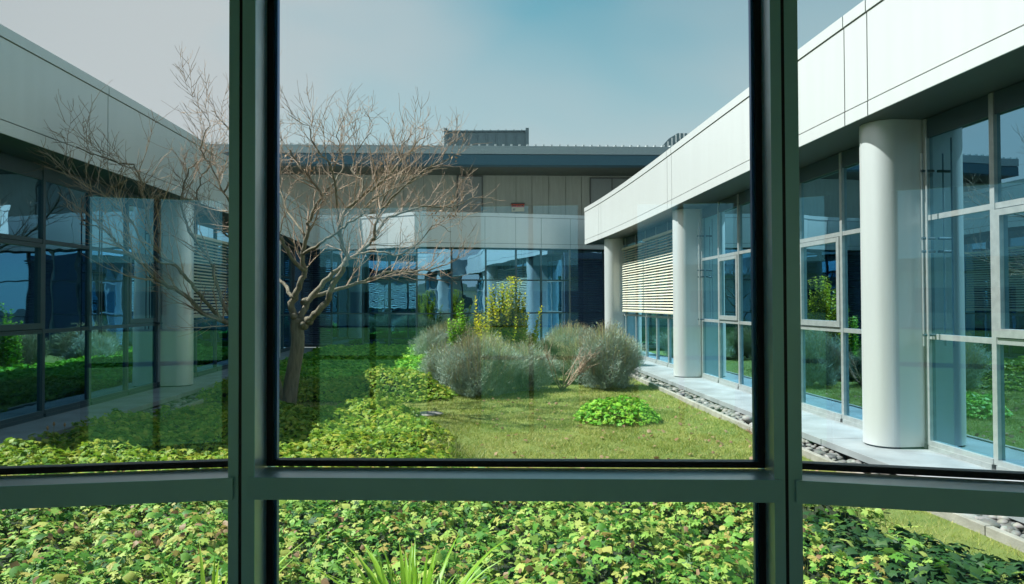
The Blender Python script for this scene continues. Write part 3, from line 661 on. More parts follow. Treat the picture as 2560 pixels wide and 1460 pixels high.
LIMBS = [
 ([(742, 812, 0), (730, 780, 0), (737, 738, -.05), (752, 703, -.1), (762, 675, -.1), (757, 636, -.15), (765, 600, -.2), (772, 558, -.2), (790, 513, -.2), (801, 488, -.2), (770, 440, -.3), (742, 400, -.3), (722, 350, -.35)], .085, .012),
 ([(762, 676, -.1), (728, 646, -.3), (706, 600, -.5), (680, 570, -.7), (640, 545, -.9), (590, 520, -1.0), (560, 480, -1.1), (530, 420, -1.1), (500, 350, -1.1)], .045, .010),
 ([(735, 745, -.05), (712, 715, .3), (690, 694, .5), (640, 650, .8), (590, 610, 1.0), (540, 560, 1.2), (495, 505, 1.2), (503, 450, 1.2), (525, 400, 1.2), (530, 340, 1.2)], .045, .010),
 ([(712, 1040, 0), (700, 985, -.1), (685, 930, -.3), (640, 865, -.5), (600, 828, -.7), (565, 806, -.8), (504, 780, -1.0), (446, 727, -1.2), (400, 706, -1.3), (362, 664, -1.4), (312, 629, -1.5), (288, 600, -1.6), (250, 570, -1.6), (200, 560, -1.6)], .085, .010),
 ([(600, 828, -.7), (560, 765, -.5), (540, 700, -.3), (520, 640, -.2), (480, 590, -.2), (456, 540, -.2), (455, 480, -.2), (470, 430, -.2), (500, 390, -.2), (520, 330, -.1)], .045, .008),
 ([(565, 806, -.8), (536, 778, -.9), (500, 740, -1.2), (469, 700, -1.4), (437, 664, -1.5), (395, 629, -1.6), (372, 560, -1.7), (359, 496, -1.7), (341, 420, -1.8), (300, 400, -1.8), (240, 372, -1.8), (190, 340, -1.8)], .045, .007),
 ([(437, 664, -1.5), (380, 640, -1.9), (330, 560, -2.0), (290, 520, -2.0), (240, 470, -2.1), (170, 440, -2.1), (148, 380, -2.1)], .022, .006),
 ([(748, 800, 0), (764, 766, .1), (790, 727, .2), (835, 684, .3), (867, 654, .4), (899, 632, .5), (928, 600, .6), (940, 560, .6), (952, 525, .7), (965, 480, .7), (972, 414, .8), (995, 370, .8), (1025, 300, .8)], .075, .010),
 ([(752, 803, 0), (780, 792, -.1), (806, 765, -.2), (830, 722, -.3), (856, 676, -.4), (868, 650, -.4), (860, 628, -.4), (850, 584, -.5), (862, 530, -.5), (889, 505, -.5), (920, 479, -.5), (950, 456, -.6), (970, 440, -.6), (995, 407, -.6), (1015, 370, -.6), (1060, 300, -.6)], .08, .010),
 ([(757, 757, 0), (775, 745, .3), (815, 731, .6), (882, 711, .9), (934, 693, 1.1), (970, 680, 1.2), (1015, 680, 1.3), (1072, 673, 1.4), (1118, 660, 1.4), (1150, 640, 1.4)], .06, .008),
 ([(848, 590, -.5), (846, 535, -.7), (838, 475, -.9), (832, 437, -1.0), (824, 399, -1.1), (796, 362, -1.1), (780, 310, -1.1), (770, 260, -1.1), (720, 210, -1.1)], .034, .006),
 ([(889, 505, -.5), (905, 470, -.3), (902, 446, -.2), (880, 430, -.1), (885, 380, 0), (905, 330, 0), (930, 270, 0)], .030, .006),
 ([(934, 598, .6), (955, 560, .9), (972, 543, 1.0), (1032, 524, 1.2), (1072, 516, 1.3), (1127, 518, 1.4), (1164, 505, 1.4), (1195, 480, 1.4)], .04, .007),
 ([(952, 525, .7), (985, 490, .4), (1030, 450, .3), (1070, 420, .2), (1110, 390, .1), (1140, 370, 0)], .030, .006),
 ([(757, 636, -.15), (800, 610, -.6), (835, 585, -.9), (870, 560, -1.1), (900, 540, -1.2), (930, 500, -1.3), (985, 470, -1.3), (1030, 420, -1.3)], .036, .007),
 ([(899, 632, .5), (950, 628, .2), (1000, 640, 0), (1050, 600, -.1), (1090, 560, -.2), (1130, 580, -.2)], .028, .006),
 ([(800, 490, -.2), (850, 440, .2), (860, 400, .4), (850, 340, .5), (845, 280, .5), (865, 210, .5)], .026, .006),
 ([(764, 592, -.2), (720, 530, .4), (700, 470, .7), (700, 420, .8), (690, 360, .9), (705, 300, .9)], .030, .006),
 ([(560, 480, -1.1), (590, 430, -1.0), (610, 380, -.9), (590, 310, -.9), (560, 250, -.8), (530, 200, -.8)], .022, .006),
 ([(500, 350, -1.1), (510, 300, -1.1), (520, 240, -1.1), (480, 165, -1.1)], .014, .004),
]
lines = []
for k, (pts, r0, r1) in enumerate(LIMBS):
    p_, r_ = limb(pts, r0, r1, 4)
    jit = [Vector((0, 0, 0))] + [Vector((random.gauss(0, .011), random.gauss(0, .02), random.gauss(0, .011))) for _ in p_[1:]]
    p_ = [a + b for a, b in zip(p_, jit)]
    m_ = MB(); m_.tube(p_, r_, 10); m_.build('branch', M['bark'], tree, smooth=True); lines.append((p_, r_))
# knots
for (x, y, r) in ((757, 812, .05), (770, 800, .05), (733, 790, .045)):
    m_ = MB(); c = P(x, y, YT - .1); m_.tube([c + Vector((0, .1, -.03)), c, c + Vector((0, -.05, .015))], [r * 1.3, r * 1.2, r * .5], 8); m_.build('knot', M['bark'], tree, smooth=True)
# twigs: two generations grown from every branch, bending upwards
tw = MB(); tips = []
def grow(p, d, L_, r, n, upb, k=3):
    pts = [p]; rad = [r]; d = d.normalized()
    for i in range(n):
        d = (d + Vector((random.gauss(0, .14), random.gauss(0, .14), random.gauss(0, .10) + upb))).normalized()
        pts.append(pts[-1] + d * (L_ / n)); rad.append(max(.0022, r * (1 - .75 * (i + 1) / n)))
    tw.tube(pts, rad, k, cap=False); return pts, d
for (pts, rad) in lines:
    acc = 0
    n = len(pts)
    for i in range(int(n * .28), n - 1):
        seg = pts[i + 1] - pts[i]; acc += seg.length
        while acc > .10:
            acc -= .10
            p = pts[i].lerp(pts[i + 1], random.random()); t = seg.normalized()
            a = Vector((random.gauss(0, 1), random.gauss(0, .9), random.gauss(.35, .8))); a = (a - t * a.dot(t) * .8).normalized()
            d = t * .75 + a * .8 + Vector((0, 0, .22)); L1 = random.uniform(.35, 1.05) * (1.15 if rad[i] > .02 else .85)
            q, dd = grow(p, d, L1, min(.011, rad[i] * .55), 6, .045, 4)
            for j in range(1, 6):
                for _ in range(random.choice((1, 1, 2))):
                    t2 = (q[j + 1] - q[j]).normalized(); a = Vector((random.gauss(0, 1), random.gauss(0, 1), random.gauss(.3, 1))); a = (a - t2 * a.dot(t2)).normalized()
                    q2, _d = grow(q[j], t2 * .9 + a * .7, random.uniform(.12, .45), .0042, 4, .05, 3)
                    tips.append(q2[-1])
                    if random.random() < .35:
                        q3, _d = grow(q2[2], (q2[3] - q2[2]).normalized() + Vector((random.gauss(0, .6), random.gauss(0, .6), random.gauss(.2, .5))), random.uniform(.08, .2), .003, 3, .05, 3)
o = tw.build('twigs', M['twig'], tree, smooth=True); o['kind'] = 'stuff'

# ------------------------------------------------------------------ leaves in bulk
def lobed():
    v = [(0, 0, 0)]; k = 14
    for i in range(k):
        a = -math.pi + 2 * math.pi * (i + .5) / k
        r = (1.0 if i % 2 == 0 else .52) * (.8 + .25 * math.cos(a * .5))
        if i in (0, k - 1): r *= .65
        v.append((math.sin(a) * r, math.cos(a) * r, -.16 * r * r + (.07 if i % 2 else 0)))
    return np.array(v), np.array([(0, 1 + (i + 1) % k, 1 + i) for i in range(k)])
def rounded():
    v = [(0, 0, .05)]; k = 9
    for i in range(k):
        a = -math.pi + 2 * math.pi * (i + .5) / k
        v.append((math.sin(a) * (.95 if i % 2 else .75), math.cos(a) * (.95 if i % 2 else .75), -.22 * abs(math.sin(a)) - (.1 if i % 2 else 0)))
    return np.array(v), np.array([(0, 1 + (i + 1) % k, 1 + i) for i in range(k)])
def cleft():
    v = [(0, 0, 0)]; F_ = []
    for a in (-1.9, -.95, 0, .95, 1.9):                 # five narrow toothed fingers
        b = len(v); r_ = 1.05 - .15 * abs(a); c, s_ = math.cos(a), math.sin(a)
        for (u, w_, z) in ((.35, .16, .0), (.75, .30, -.03), (1.0, .05, -.22), (.80, -.22, -.10), (.4, -.17, .0)):
            v.append((s_ * u * r_ + c * w_, c * u * r_ - s_ * w_, z))
        F_ += [(0, b + 1, b), (0, b + 2, b + 1), (0, b + 3, b + 2), (0, b + 4, b + 3)]
    return np.array(v), np.array(F_)
def ivyleaf():
    v = np.array([(0, -.5, 0), (.55, -.45, -.1), (.38, .05, -.02), (.75, .25, -.12), (.25, .4, 0), (0, 1, -.15), (-.25, .4, 0), (-.75, .25, -.12), (-.38, .05, -.02), (-.55, -.45, -.1), (0, .1, .08)])
    return v, np.array([(10, i, (i + 1) % 10) for i in range(10)])
def ovate():
    v = np.array([(0, 0, 0), (.22, .35, .03), (.2, .65, .02), (0, 1, -.1), (-.2, .65, .02), (-.22, .35, .03), (0, .5, -.03)])
    return v, np.array([(6, i, (i + 1) % 6) for i in range(6)])
def rotm(yaw, tilt, az_):
    """matrix: yaw about z, then tilt by `tilt` towards azimuth az_"""
    n = len(yaw); c, s = np.cos(yaw), np.sin(yaw); Rz = np.zeros((n, 3, 3)); Rz[:, 0, 0] = c; Rz[:, 0, 1] = -s; Rz[:, 1, 0] = s; Rz[:, 1, 1] = c; Rz[:, 2, 2] = 1
    ax = np.stack([-np.sin(az_), np.cos(az_), np.zeros(n)], 1); ct, st = np.cos(tilt), np.sin(tilt)
    Kx = np.zeros((n, 3, 3)); Kx[:, 0, 1] = -ax[:, 2]; Kx[:, 0, 2] = ax[:, 1]; Kx[:, 1, 0] = ax[:, 2]; Kx[:, 1, 2] = -ax[:, 0]; Kx[:, 2, 0] = -ax[:, 1]; Kx[:, 2, 1] = ax[:, 0]
    R = np.eye(3)[None] + st[:, None, None] * Kx + (1 - ct)[:, None, None] * (Kx @ Kx)
    return R @ Rz
def scatter(tmpl, pos, size, yaw, tilt, az_):
    v, t = tmpl; R = rotm(yaw, tilt, az_); W = np.einsum('nij,kj->nki', R, v) * size[:, None, None] + pos[:, None, :]
    T = t[None] + (np.arange(len(pos)) * len(v))[:, None, None]
    return W.reshape(-1, 3), T.reshape(-1, t.shape[1])
def blades(pos, h, wdt, lean, az_, segs=2):
    """thin tapering blades bending towards az_"""
    n = len(pos); V = []; d = np.stack([np.cos(az_), np.sin(az_), np.zeros(n)], 1); s = np.stack([-np.sin(az_), np.cos(az_), np.zeros(n)], 1)
    sp = RNG.uniform(0, np.pi, n); s = np.stack([np.cos(sp), np.sin(sp), np.zeros(n)], 1)
    for i in range(segs):
        f = i / segs; c = pos + d * (lean * h * f * f)[:, None] + np.array([0, 0, 1]) * (h * f * (1 - .25 * lean * f))[:, None]; w_ = wdt * (1 - .35 * f)
        V += [c - s * w_[:, None], c + s * w_[:, None]]
    V.append(pos + d * (lean * h)[:, None] + np.array([0, 0, 1]) * (h * (1 - .25 * lean))[:, None])
    V = np.stack(V, 1); k = V.shape[1]; T = []
    for i in range(segs - 1): T += [(2 * i, 2 * i + 1, 2 * i + 3), (2 * i, 2 * i + 3, 2 * i + 2)]
    T.append((2 * segs - 2, 2 * segs - 1, 2 * segs)); T = np.array(T)
    return V.reshape(-1, 3), (T[None] + (np.arange(n) * k)[:, None, None]).reshape(-1, 3)
def join(parts):
    V = []; T = []; b = 0
    for v, t in parts: V.append(v); T.append(t + b); b += len(v)
    return np.concatenate(V), np.concatenate(T)
# --- where the leafy carpet grows, and how high it stands
def lx_(y): return np.polyval(lq, y) + 1.25
def cover(x, y):
    """height of the leafy carpet above the lawn, 0 where there is none"""
    e = .25 * bumps(x, y, 1.3, 2)
    lim = np.where(x > 1.7, np.clip(5.15 - 1.1 * (x - 2.16), 4.1, 5.7), 5.7)
    front = sm(2.75, 2.35, x + e * .8) * sm(lim + .4, lim - .1, y + e) * .28
    left = sm(-.15, -.75, x + e * 1.2 + np.maximum(0, y - 7) * .38) * .22 * sm(11.2, 10.3, y + e)
    mound = .44 * np.exp(-(((x + 2.3) / .95) ** 2 + ((y - 12.7) / .8) ** 2) ** 1.5)
    back = sm(-1.7, -2.2, x + e) * sm(11.6, 12.6, y + e) * .22
    soil = 1 - np.exp(-(((x + 2.75) / .8) ** 2 + ((y - 11.0) / .7) ** 2) ** 2)
    gap = 1 - np.exp(-(((x + 4.75) / .75) ** 2 + ((y - 10.1) / .65) ** 2) ** 2)
    h = np.maximum.reduce([front, left * soil, mound, back * soil]) * gap
    return np.where(h > .03, h, 0)
def carpet_z(x, y):
    h = cover(x, y); return h + np.where(h > 0, h * .42 * bumps(x, y, 1.15, 5) + .065 * bumps(x, y, 3.3, 1) + .025 * bumps(x, y, 8, 4), 0)
def pts_in(x0, x1, y0, y1, n): return RNG.uniform(x0, x1, n), RNG.uniform(y0, y1, n)
def carpet(name, x0, x1, y0, y1, n, size, m, zf=carpet_z, tm=None, tiltr=.46, sink=.18, minh=.03, spec=None):
    x, y = pts_in(x0, x1, y0, y1, n); ok = (x > lx_(y)) & (x < np.polyval(rq, y) - 1.22); x, y = x[ok], y[ok]
    h = zf(x, y); ok = h > minh; x, y, h = x[ok], y[ok], h[ok]; k = len(x)
    u = RNG.random(k) ** 2.2; z = GZ + h - u * np.minimum(sink, h) + RNG.uniform(0, .03, k)
    sz = RNG.uniform(.45, 1.1, k) ** 1.2 * size * 1.28 * (1 - .25 * u)
    g1 = (zf(x + .05, y) - h) / .05; g2 = (zf(x, y + .05) - h) / .05; az_ = np.arctan2(-g2, -g1) + RNG.normal(0, .9, k)
    yw = RNG.uniform(0, 6.28, k); tl = np.abs(RNG.normal(.12, tiltr, k)) + .3 * np.hypot(g1, g2).clip(0, 1); kind = RNG.random(k); ps = np.stack([x, y, z], 1); out = []
    for tmpl, a0, a1 in (((tm, 0, 1.01),) if tm else ((lobed(), 0, .38), (cleft(), .38, .85), (rounded(), .85, 1.01))):
        q = (kind >= a0) & (kind < a1)
        if q.any(): out.append(scatter(tmpl, ps[q], sz[q], yw[q], tl[q], az_[q]))
    return join(out)
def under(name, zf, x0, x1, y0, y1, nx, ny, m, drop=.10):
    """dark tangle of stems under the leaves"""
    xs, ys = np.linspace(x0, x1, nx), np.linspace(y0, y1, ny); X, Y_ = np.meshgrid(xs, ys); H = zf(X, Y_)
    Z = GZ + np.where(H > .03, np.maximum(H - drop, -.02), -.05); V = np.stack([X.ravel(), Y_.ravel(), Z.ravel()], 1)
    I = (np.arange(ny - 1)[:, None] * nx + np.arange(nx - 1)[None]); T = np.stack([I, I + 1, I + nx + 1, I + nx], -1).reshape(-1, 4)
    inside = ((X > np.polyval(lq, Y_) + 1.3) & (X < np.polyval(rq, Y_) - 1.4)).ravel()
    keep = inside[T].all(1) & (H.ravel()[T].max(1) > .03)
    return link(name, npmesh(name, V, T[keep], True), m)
def full_z(x, y):
    i = ivy_zone(x, y); return np.where(i > .07, i, carpet_z(x, y))
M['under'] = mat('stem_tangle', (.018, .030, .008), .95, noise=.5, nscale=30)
# ivy patch front right
def ivy_zone(x, y):
    e = .18 * bumps(x, y, 1.7, 8); lim = np.clip(5.15 - 1.1 * (x - 2.16), 4.1, 5.6)
    return sm(1.75, 2.15, x + e) * sm(lim + .12, lim - .18, y + e) * (.20 + .04 * bumps(x, y, 2.2, 3)) * sm(3.75, 3.55, x)
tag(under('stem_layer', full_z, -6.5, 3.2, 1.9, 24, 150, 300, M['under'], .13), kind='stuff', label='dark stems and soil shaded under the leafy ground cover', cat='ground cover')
def front_only(x, y): return np.where(ivy_zone(x, y) > .07, 0, carpet_z(x, y))
v, t = join([carpet('', -4.4, 3.0, 2.0, 6.3, 42000, .033, None, front_only)])
tag(link('leafy_ground_cover', npmesh('leafy_ground_cover', v, t), M['leaf']), 'carpet of lobed geranium leaves filling the bed under the window', 'ground cover', kind='stuff')
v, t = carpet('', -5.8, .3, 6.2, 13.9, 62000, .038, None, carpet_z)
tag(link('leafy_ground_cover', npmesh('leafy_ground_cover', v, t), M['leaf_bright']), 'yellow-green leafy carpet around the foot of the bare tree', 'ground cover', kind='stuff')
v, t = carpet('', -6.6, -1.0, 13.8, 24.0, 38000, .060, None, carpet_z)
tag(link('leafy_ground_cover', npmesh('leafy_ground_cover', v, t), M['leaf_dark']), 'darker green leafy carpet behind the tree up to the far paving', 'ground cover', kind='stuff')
v, t = carpet('', 1.6, 3.9, 2.0, 6.2, 9500, .052, None, ivy_zone, ivyleaf(), .5, .14)
v2, t2 = carpet('', 1.9, 3.4, 2.6, 4.9, 1100, .045, None, lambda x, y: np.where(bumps(x, y, 3, 4) > .15, ivy_zone(x, y) * 1.18, 0))
tag(link('ivy_patch', npmesh('ivy_patch', v, t), M['ivy']), 'glossy dark ivy patch in the lower right corner beside the kerb', 'ivy', kind='stuff')
tag(link('leafy_ground_cover', npmesh('leafy_ground_cover', v2, t2), M['leaf']), 'pale lobed leaves growing through the dark ivy at lower right', 'ground cover', kind='stuff')
# leafy clump on the lawn
c0 = PZ(1545, 1052, GZ)
def clump_z(x, y): return .27 * np.exp(-(((x - c0.x) / .56) ** 2 + ((y - c0.y - .1) / .50) ** 2) ** 3) * (1 + .25 * bumps(x, y, 4, 2))
v, t = carpet('', c0.x - .9, c0.x + .9, c0.y - .9, c0.y + .9, 5000, .034, None, clump_z)
cl = tag(link('leafy_clump', npmesh('leafy_clump', v, t), M['leaf_dark']), 'small round leafy clump standing alone on the sunny lawn', 'plant')
# stems and leaf-stalks seen between the front leaves
x, y = pts_in(-3.6, 2.6, 2.6, 6.2, 9000); h = front_only(x, y); ok = h > .08; x, y, h = x[ok], y[ok], h[ok]; k = len(x)
v, t = blades(np.stack([x, y, np.full(k, GZ)], 1), h * RNG.uniform(.7, 1.12, k), np.full(k, .0022), RNG.uniform(.0, .25, k), RNG.uniform(0, 6.28, k), 3)
tag(link('leaf_stalks', npmesh('leaf_stalks', v, t), M['tallgrass']), 'thin pale leaf stalks rising between the front leaves', 'ground cover', kind='stuff')

# --- lawn grass
def lawn_mask(x, y):
    return (carpet_z(x, y) < .04) & (x > lx_(y) + .12) & (x < np.polyval(rq, y) - 1.27) & (ivy_zone(x, y) < .05)
parts = []
for (y0, y1, n, hh, ww) in ((3.5, 7.5, 90000, .06, .0022), (7.5, 10.5, 120000, .06, .0030), (10.5, 14, 80000, .06, .0042), (14, 20, 30000, .06, .006)):
    x, y = pts_in(-5.6, 3.8, y0, y1, n); ok = lawn_mask(x, y); x, y = x[ok], y[ok]; k = len(x)
    tuft = .75 + .5 * bumps(x, y, 2.5, 6) + .25 * bumps(x, y, 9, 3)
    parts.append(blades(np.stack([x, y, lawn_z(x, y) - .005], 1), hh * RNG.uniform(.5, 1.3, k) * tuft.clip(.4, 1.3), np.full(k, ww), RNG.uniform(.3, 1.1, k), RNG.uniform(0, 6.28, k), 1))
v, t = join(parts)
tag(link('lawn_grass', npmesh('lawn_grass', v, t), M['grass']), 'short sunlit yellow-green grass in the middle of the courtyard', 'grass', kind='stuff')
# longer tufts along the edge of the carpet and at the back of the front bed
x, y = pts_in(-1.2, 3.0, 5.2, 8.4, 14000); e = cover(x, y)
ok = ((np.abs(e - .10) < .09) | ((y < 6.6) & (RNG.random(len(x)) < .5))) & (x < np.polyval(rq, y) - 1.45) & (bumps(x, y, 3, 1) > -.1); x, y = x[ok], y[ok]; k = len(x)
v, t = blades(np.stack([x, y, np.full(k, GZ)], 1), RNG.uniform(.12, .34, k), np.full(k, .0035), RNG.uniform(.2, 1.0, k), RNG.uniform(0, 6.28, k), 3)
tag(link('tall_grass', npmesh('tall_grass', v, t), M['tallgrass']), 'long unmown grass along the edge of the front flower bed', 'grass', kind='stuff')
x, y = pts_in(-3.8, 2.3, 2.6, 6.0, 520); h = front_only(x, y); ok = h > .1; x, y, h = x[ok], y[ok], h[ok]; k = len(x)
v, t = scatter(rounded(), np.stack([x, y, GZ + h + .02], 1), RNG.uniform(.012, .032, k), RNG.uniform(0, 6.28, k), RNG.uniform(.3, 1.5, k), RNG.uniform(0, 6.28, k))
tag(link('withered_leaves', npmesh('withered_leaves', v, t), M['dry']), 'withered brown leaves caught on top of the front leaf carpet', 'fallen leaves', kind='stuff')
x, y = pts_in(-.5, 3.3, 5.6, 12.5, 260); ok = lawn_mask(x, y); x, y = x[ok], y[ok]; k = len(x)
v, t = scatter(rounded(), np.stack([x, y, lawn_z(x, y) + .035], 1), RNG.uniform(.018, .038, k), RNG.uniform(0, 6.28, k), RNG.uniform(.1, .9, k), RNG.uniform(0, 6.28, k))
tag(link('lawn_leaves', npmesh('lawn_leaves', v, t), M['dry']), 'scattered dry leaves lying on the open lawn', 'fallen leaves', kind='stuff')
# leaf litter by the trunk
x, y = pts_in(-3.4, -2.1, 10.3, 11.7, 900); k = len(x)
v, t = scatter(ovate(), np.stack([x, y, GZ + RNG.uniform(0, .05, k)], 1), RNG.uniform(.04, .07, k), RNG.uniform(0, 6.28, k), RNG.uniform(0, .7, k), RNG.uniform(0, 6.28, k))
tag(link('leaf_litter', npmesh('leaf_litter', v, t), M['dry']), 'brown fallen leaves on bare soil right of the tree trunk', 'fallen leaves', kind='stuff')
# dry leaves still hanging in the tree
cl_ = [P(x, y, YT + d) for x, y, d in ((1075, 520, 1.3), (1130, 500, 1.4), (1128, 530, 1.4), (1080, 540, 1.3), (948, 545, .7), (790, 420, -.3), (770, 430, -.3), (830, 395, -1), (1140, 385, 0), (725, 390, -.3), (960, 400, .8), (1105, 535, 1.3), (950, 540, .7))]
pos = np.array([tuple(c + Vector((random.gauss(0, .05), random.gauss(0, .05), random.gauss(-.02, .06)))) for c in cl_ for _ in range(7)]); k = len(pos)
v, t = scatter(ovate(), pos, RNG.uniform(.04, .075, k), RNG.uniform(0, 6.28, k), RNG.uniform(.8, 2.4, k), RNG.uniform(0, 6.28, k))
o = link('dry_leaves', npmesh('dry_leaves', v, t), M['dry'], tree); o['kind'] = 'stuff'

# --- strappy clumps in front
def strappy(x, y, n, hgt, spread, label, group='strap-leaved clumps under the window'):
    root = tag(empty('strap_leaved_plant', (x, y, GZ)), label, 'plant', group)
    for i in range(n):
        a = random.uniform(0, 2 * math.pi); r = random.uniform(0, .16) * spread; H = hgt * random.uniform(.6, 1.1); ln = random.uniform(.15, .85) * spread; w_ = random.uniform(.013, .022)
        d = Vector((math.cos(a), math.sin(a), 0)); s = Vector((-d.y, d.x, 0)); s = (s + d * random.uniform(-.5, .5)).normalized(); m_ = MB(); K = 7
        for j in range(K + 1):
            f = j / K; c = Vector((x, y, GZ)) + d * (r + ln * H * f ** 1.9) + Vector((0, 0, H * (f - .28 * ln * f ** 3)))
            ww = w_ * (1 - f ** 2.5) + .0008; m_.v += [tuple(c - s * ww + Vector((0, 0, .004))), tuple(c - d * .003), tuple(c + s * ww + Vector((0, 0, .004)))]
        for j in range(K):
            b = j * 3; m_.f += [(b, b + 1, b + 4, b + 3), (b + 1, b + 2, b + 5, b + 4)]
        m_.build('leaf', M['strap'], root, smooth=True)
strappy(P(1030, 1500, 3.15).x, 3.15, 130, .58, 1.0, 'broad clump of bright green strap leaves at the bottom of the centre pane')
strappy(P(520, 1500, 3.1).x, 3.1, 55, .60, .8, 'smaller strap-leaved clump at the bottom left beside the left mullion')

# --- lavender-like shrubs
def lavender(px_, pyb, wpx, hpx, mm, sp, label, Yd=None, dens=1.0, spikeh=.30):
    c = PZ(px_, pyb, GZ) if Yd is None else P(px_, 900, Yd); c.z = GZ; D = c.y; R = wpx / 2 * D / F; Hh = hpx * D / F
    root = tag(empty('grey_shrub', tuple(c)), label, 'shrub', 'grey-green shrubs in the middle of the courtyard')
    n = int(15000 * dens * (R / .6) ** 1.4)
    th = RNG.uniform(0, 2 * np.pi, n); cz = RNG.uniform(-.85, 1, n); ph = np.arccos(cz); rr = RNG.uniform(.25, 1, n) ** .4
    lump = 1 + .24 * np.sin(th * 3 + px_) * np.sin(ph * 4) + .13 * np.sin(th * 7 + 1 + 3 * ph) + .10 * np.sin(th * 13 + ph * 9)
    d = np.stack([np.sin(ph) * np.cos(th), np.sin(ph) * np.sin(th), cz], 1)
    pos = np.array([c.x, c.y, GZ + Hh * .42]) + d * np.array([R, R * .9, Hh * .56]) * (rr * lump)[:, None]
    pos[:, 2] = np.maximum(pos[:, 2], GZ + .02)
    h = RNG.uniform(.04, .13, n) * RNG.uniform(.7, 1.2, n); az_ = th + RNG.normal(0, 1.1, n)
    v, t = blades(pos, h, RNG.uniform(.003, .0065, n), .3 + np.sin(ph) * RNG.uniform(.2, 1.6, n), az_, 1)
    o = link('foliage', npmesh('foliage', v, t), mm, root); o['kind'] = 'stuff'
    m_ = MB()
    for i in range(26):
        a = random.uniform(0, 6.28); u = random.uniform(.2, .8); e = c + Vector((math.cos(a) * R * u, math.sin(a) * R * u * .9, Hh * (1 - u * .5)))
        mid = c.lerp(e, .5) + Vector((math.cos(a) * .1 * R, math.sin(a) * .1 * R, -.05)); m_.tube([c, mid, e], [.014, .008, .003], 5, cap=False)
    m_.build('stems', M['bark'], root, smooth=True)['kind'] = 'stuff'
    if sp:
        n = int(sp * 2.2 * R / .5); th = RNG.uniform(0, 6.28, n); ph = np.arccos(RNG.uniform(.25, 1, n)); d = np.stack([np.sin(ph) * np.cos(th), np.sin(ph) * np.sin(th), np.cos(ph)], 1)
        pos = np.array([c.x, c.y, GZ]) + d * np.array([R, R * .9, Hh]) * .9
        v, t = blades(pos, RNG.uniform(.6, 1.1, n) * spikeh, np.full(n, .0032), np.sin(ph) * .5 * RNG.uniform(.2, 1, n), th, 2)
        # seed heads
        k = n // 1; hp = v.reshape(n, -1, 3)[:, -1]; v2, t2 = scatter(ovate(), hp - np.array([0, 0, .03]), np.full(n, .045), RNG.uniform(0, 6.28, n), RNG.uniform(1.1, 1.6, n), RNG.uniform(0, 6.28, n))
        v2 = v2.reshape(n, -1, 3); v2 = hp[:, None, :] + (v2 - hp[:, None, :]) * np.array([.35, .35, 1]); v2 = v2.reshape(-1, 3)
        v, t = join([(v, t), (v2, t2)]); o = link('flower_stalks', npmesh('flower_stalks', v, t), M['spike'], root); o['kind'] = 'stuff'
    return root
lavender(1110, 965, 120, 95, M['lav'], 160, 'grey-green bushy shrub at the left end of the shrub row')
lavender(1200, 985, 190, 130, M['lav'], 420, 'large silvery shrub with upright stalks in front left of the row', dens=1.2, spikeh=.42)
lavender(1130, 900, 150, 88, M['lavdark'], 260, 'brownish green shrub behind the silvery shrub near the far glazing')
lavender(1310, 975, 130, 105, M['lav'], 200, 'pale shrub in the row below the yellow bush')
lavender(1290, 900, 120, 70, M['lavdark'], 150, 'low dark shrub at the foot of the yellow bush')
lavender(1520, 968, 150, 140, M['lav'], 420, 'tall bluish shrub at the right end of the row near the pebbles', dens=1.3, spikeh=.36)
lavender(1430, 900, 150, 75, M['lav'], 380, 'shrub with golden stalks in front of the far column', spikeh=.40)
lavender(1370, 930, 110, 70, M['lavdark'], 180, 'dull green shrub behind the bare twiggy shrub')
lavender(1565, 925, 80, 72, M['lav'], 160, 'small shrub touching the right paving', spikeh=.30)
lavender(1350, 955, 110, 62, M['lav'], 120, 'low silvery shrub left of the bare twiggy shrub', spikeh=.22)
lavender(1460, 955, 120, 88, M['lavdark'], 300, 'dull shrub with many dry stalks right of the bare twiggy shrub', spikeh=.38)
lavender(1255, 960, 120, 92, M['lavdark'], 260, 'brown-green shrub between the silvery shrubs under the yellow bush', spikeh=.34)
lavender(1090, 905, 110, 78, M['lav'], 160, 'hazy grey shrub behind the left end of the row', spikeh=.30)
lavender(1052, 870, 70, 50, M['lavdark'], 60, 'low dark shrub by the far glass left of the row')
# bare shrub in the middle
c = PZ(1405, 975, GZ); root = tag(empty('bare_shrub', tuple(c)), 'dead shrub of bleached bare branches in the middle of the shrub row', 'shrub')
for i in range(11):
    a = random.uniform(math.pi * .9, math.pi * 2.1); e = Vector((math.cos(a) * random.uniform(.3, .8), math.sin(a) * .3, random.uniform(.35, .85)))
    m_ = MB(); pts = [c, c + e * .35 + Vector((0, 0, -.05)), c + e * .7, c + e]; pts = [p + Vector((random.gauss(0, .02), random.gauss(0, .02), 0)) for p in pts]
    m_.tube(pts, [.016, .012, .008, .004], 5)
    for j in range(9):
        q = c + e * random.uniform(.4, 1); f = (e.normalized() + Vector((random.gauss(0, .5), random.gauss(0, .5), random.gauss(.1, .4)))) * random.uniform(.12, .32); m_.tube([q, q + f * .5, q + f + Vector((0, 0, .02))], [.005, .0035, .002], 4, cap=False)
    m_.build('branch', M['twig'], root, smooth=True)
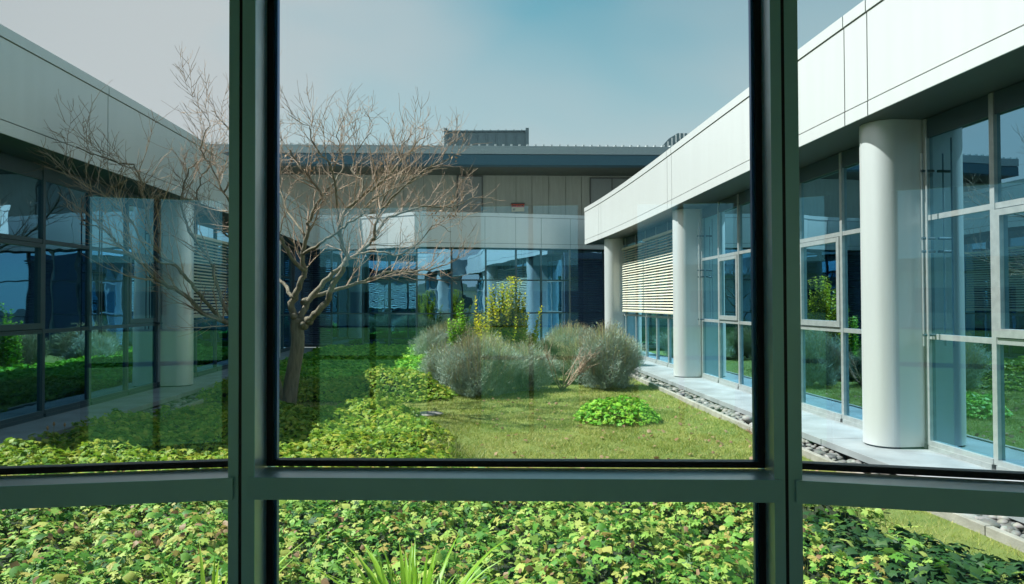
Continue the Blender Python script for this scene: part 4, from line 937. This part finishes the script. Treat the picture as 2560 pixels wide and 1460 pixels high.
# yellow-green upright shrub
def leafy_shrub(px_, pyb, Yd, n, hgt, spread, mm, label, lsz=.075):
    c = P(px_, pyb, Yd); c.z = GZ; root = tag(empty('leafy_shrub', tuple(c)), label, 'shrub', 'upright leafy bushes behind the grey shrubs')
    st = MB(); pos = []; yaw = []; tl_ = []; azs = []; sz = []
    for i in range(n):
        a = random.uniform(0, 6.28); r = random.uniform(.0, 1) ** .7 * spread; top = c + Vector((math.cos(a) * r, math.sin(a) * r * .6, hgt * random.uniform(.42, 1.0) * (1 - .30 * (r / spread) ** 2)))
        p0 = c + Vector((math.cos(a) * r * .25, math.sin(a) * r * .2, 0)); mid = p0.lerp(top, .5) + Vector((math.cos(a) * r * .12, 0, 0)); pts = [p0, mid, top]; st.tube(pts, [.008, .005, .002], 4, cap=False)
        L_ = (top - p0).length
        for j in range(int(L_ / .055)):
            f = .18 + .82 * j / (L_ / .055); q = p0.lerp(mid, f * 2) if f < .5 else mid.lerp(top, f * 2 - 1)
            for sgn in (0, math.pi):
                aa = (j % 2) * math.pi / 2 + sgn + random.gauss(0, .4); pos.append(tuple(q)); yaw.append(aa - math.pi / 2); azs.append(aa + math.pi); tl_.append(random.uniform(.2, .9)); sz.append(lsz * random.uniform(.65, 1.15) * (1.1 - .45 * max(0, f - .7) / .3))
    v, t = scatter(ovate(), np.array(pos), np.array(sz), np.array(yaw), np.array(tl_), np.array(azs))
    st.build('stems', M['bark'], root)['kind'] = 'stuff'; o = link('foliage', npmesh('foliage', v, t), mm, root); o['kind'] = 'stuff'
leafy_shrub(1275, 880, 16.6, 95, 2.5, .85, M['yel'], 'upright yellow-green shrub glowing in the sun in the middle of the courtyard', .125)
leafy_shrub(1205, 880, 17.2, 14, 2.45, .28, M['yel'], 'thin yellow-tipped shoots rising left of the yellow bush', .12)
leafy_shrub(1150, 880, 17.4, 26, 1.95, .34, M['leaf_dark'], 'dark green upright bush left of the yellow bush', .11)
# seed heads beside the left paving
root = tag(empty('seed_head_stalks', tuple(PZ(130, 1110, GZ))), 'thin stalks with dark seed heads in front of the left paving', 'plant')
for (x0, y0, x1, y1) in ((117, 1130, 119, 1070), (128, 1120, 135, 1060), (160, 1110, 162, 1062)):
    a = PZ(x0, y0 + 30, GZ); b = P(x1, y1, a.y); m_ = MB(); m_.tube([a, a.lerp(b, .5) + Vector((.01, 0, 0)), b], [.003, .0025, .002], 4); m_.tube([b - Vector((0, 0, .02)), b, b + Vector((0, 0, .025))], [.006, .013, .005], 6); m_.build('stalk', M['dry'], root)
# flat stone in the grass
c = PZ(1078, 1036, GZ); o = tag(link('flat_stone', SM[3], None), 'flat grey stone lying in the grass behind the carpet', 'stone'); o.location = (c.x, c.y, GZ); o.scale = (.30, .20, .045)
c = PZ(1868, 1058, GZ); o = tag(link('white_stone', SM[5], None), 'large pale stone on the pebbles left of the right mullion', 'stone'); o.location = (c.x, c.y, GZ + .05); o.scale = (.10, .08, .07); o.rotation_euler = (0, 0, .6)
for o in list(COL.objects):
    if '_abs' in o: del o['_abs']
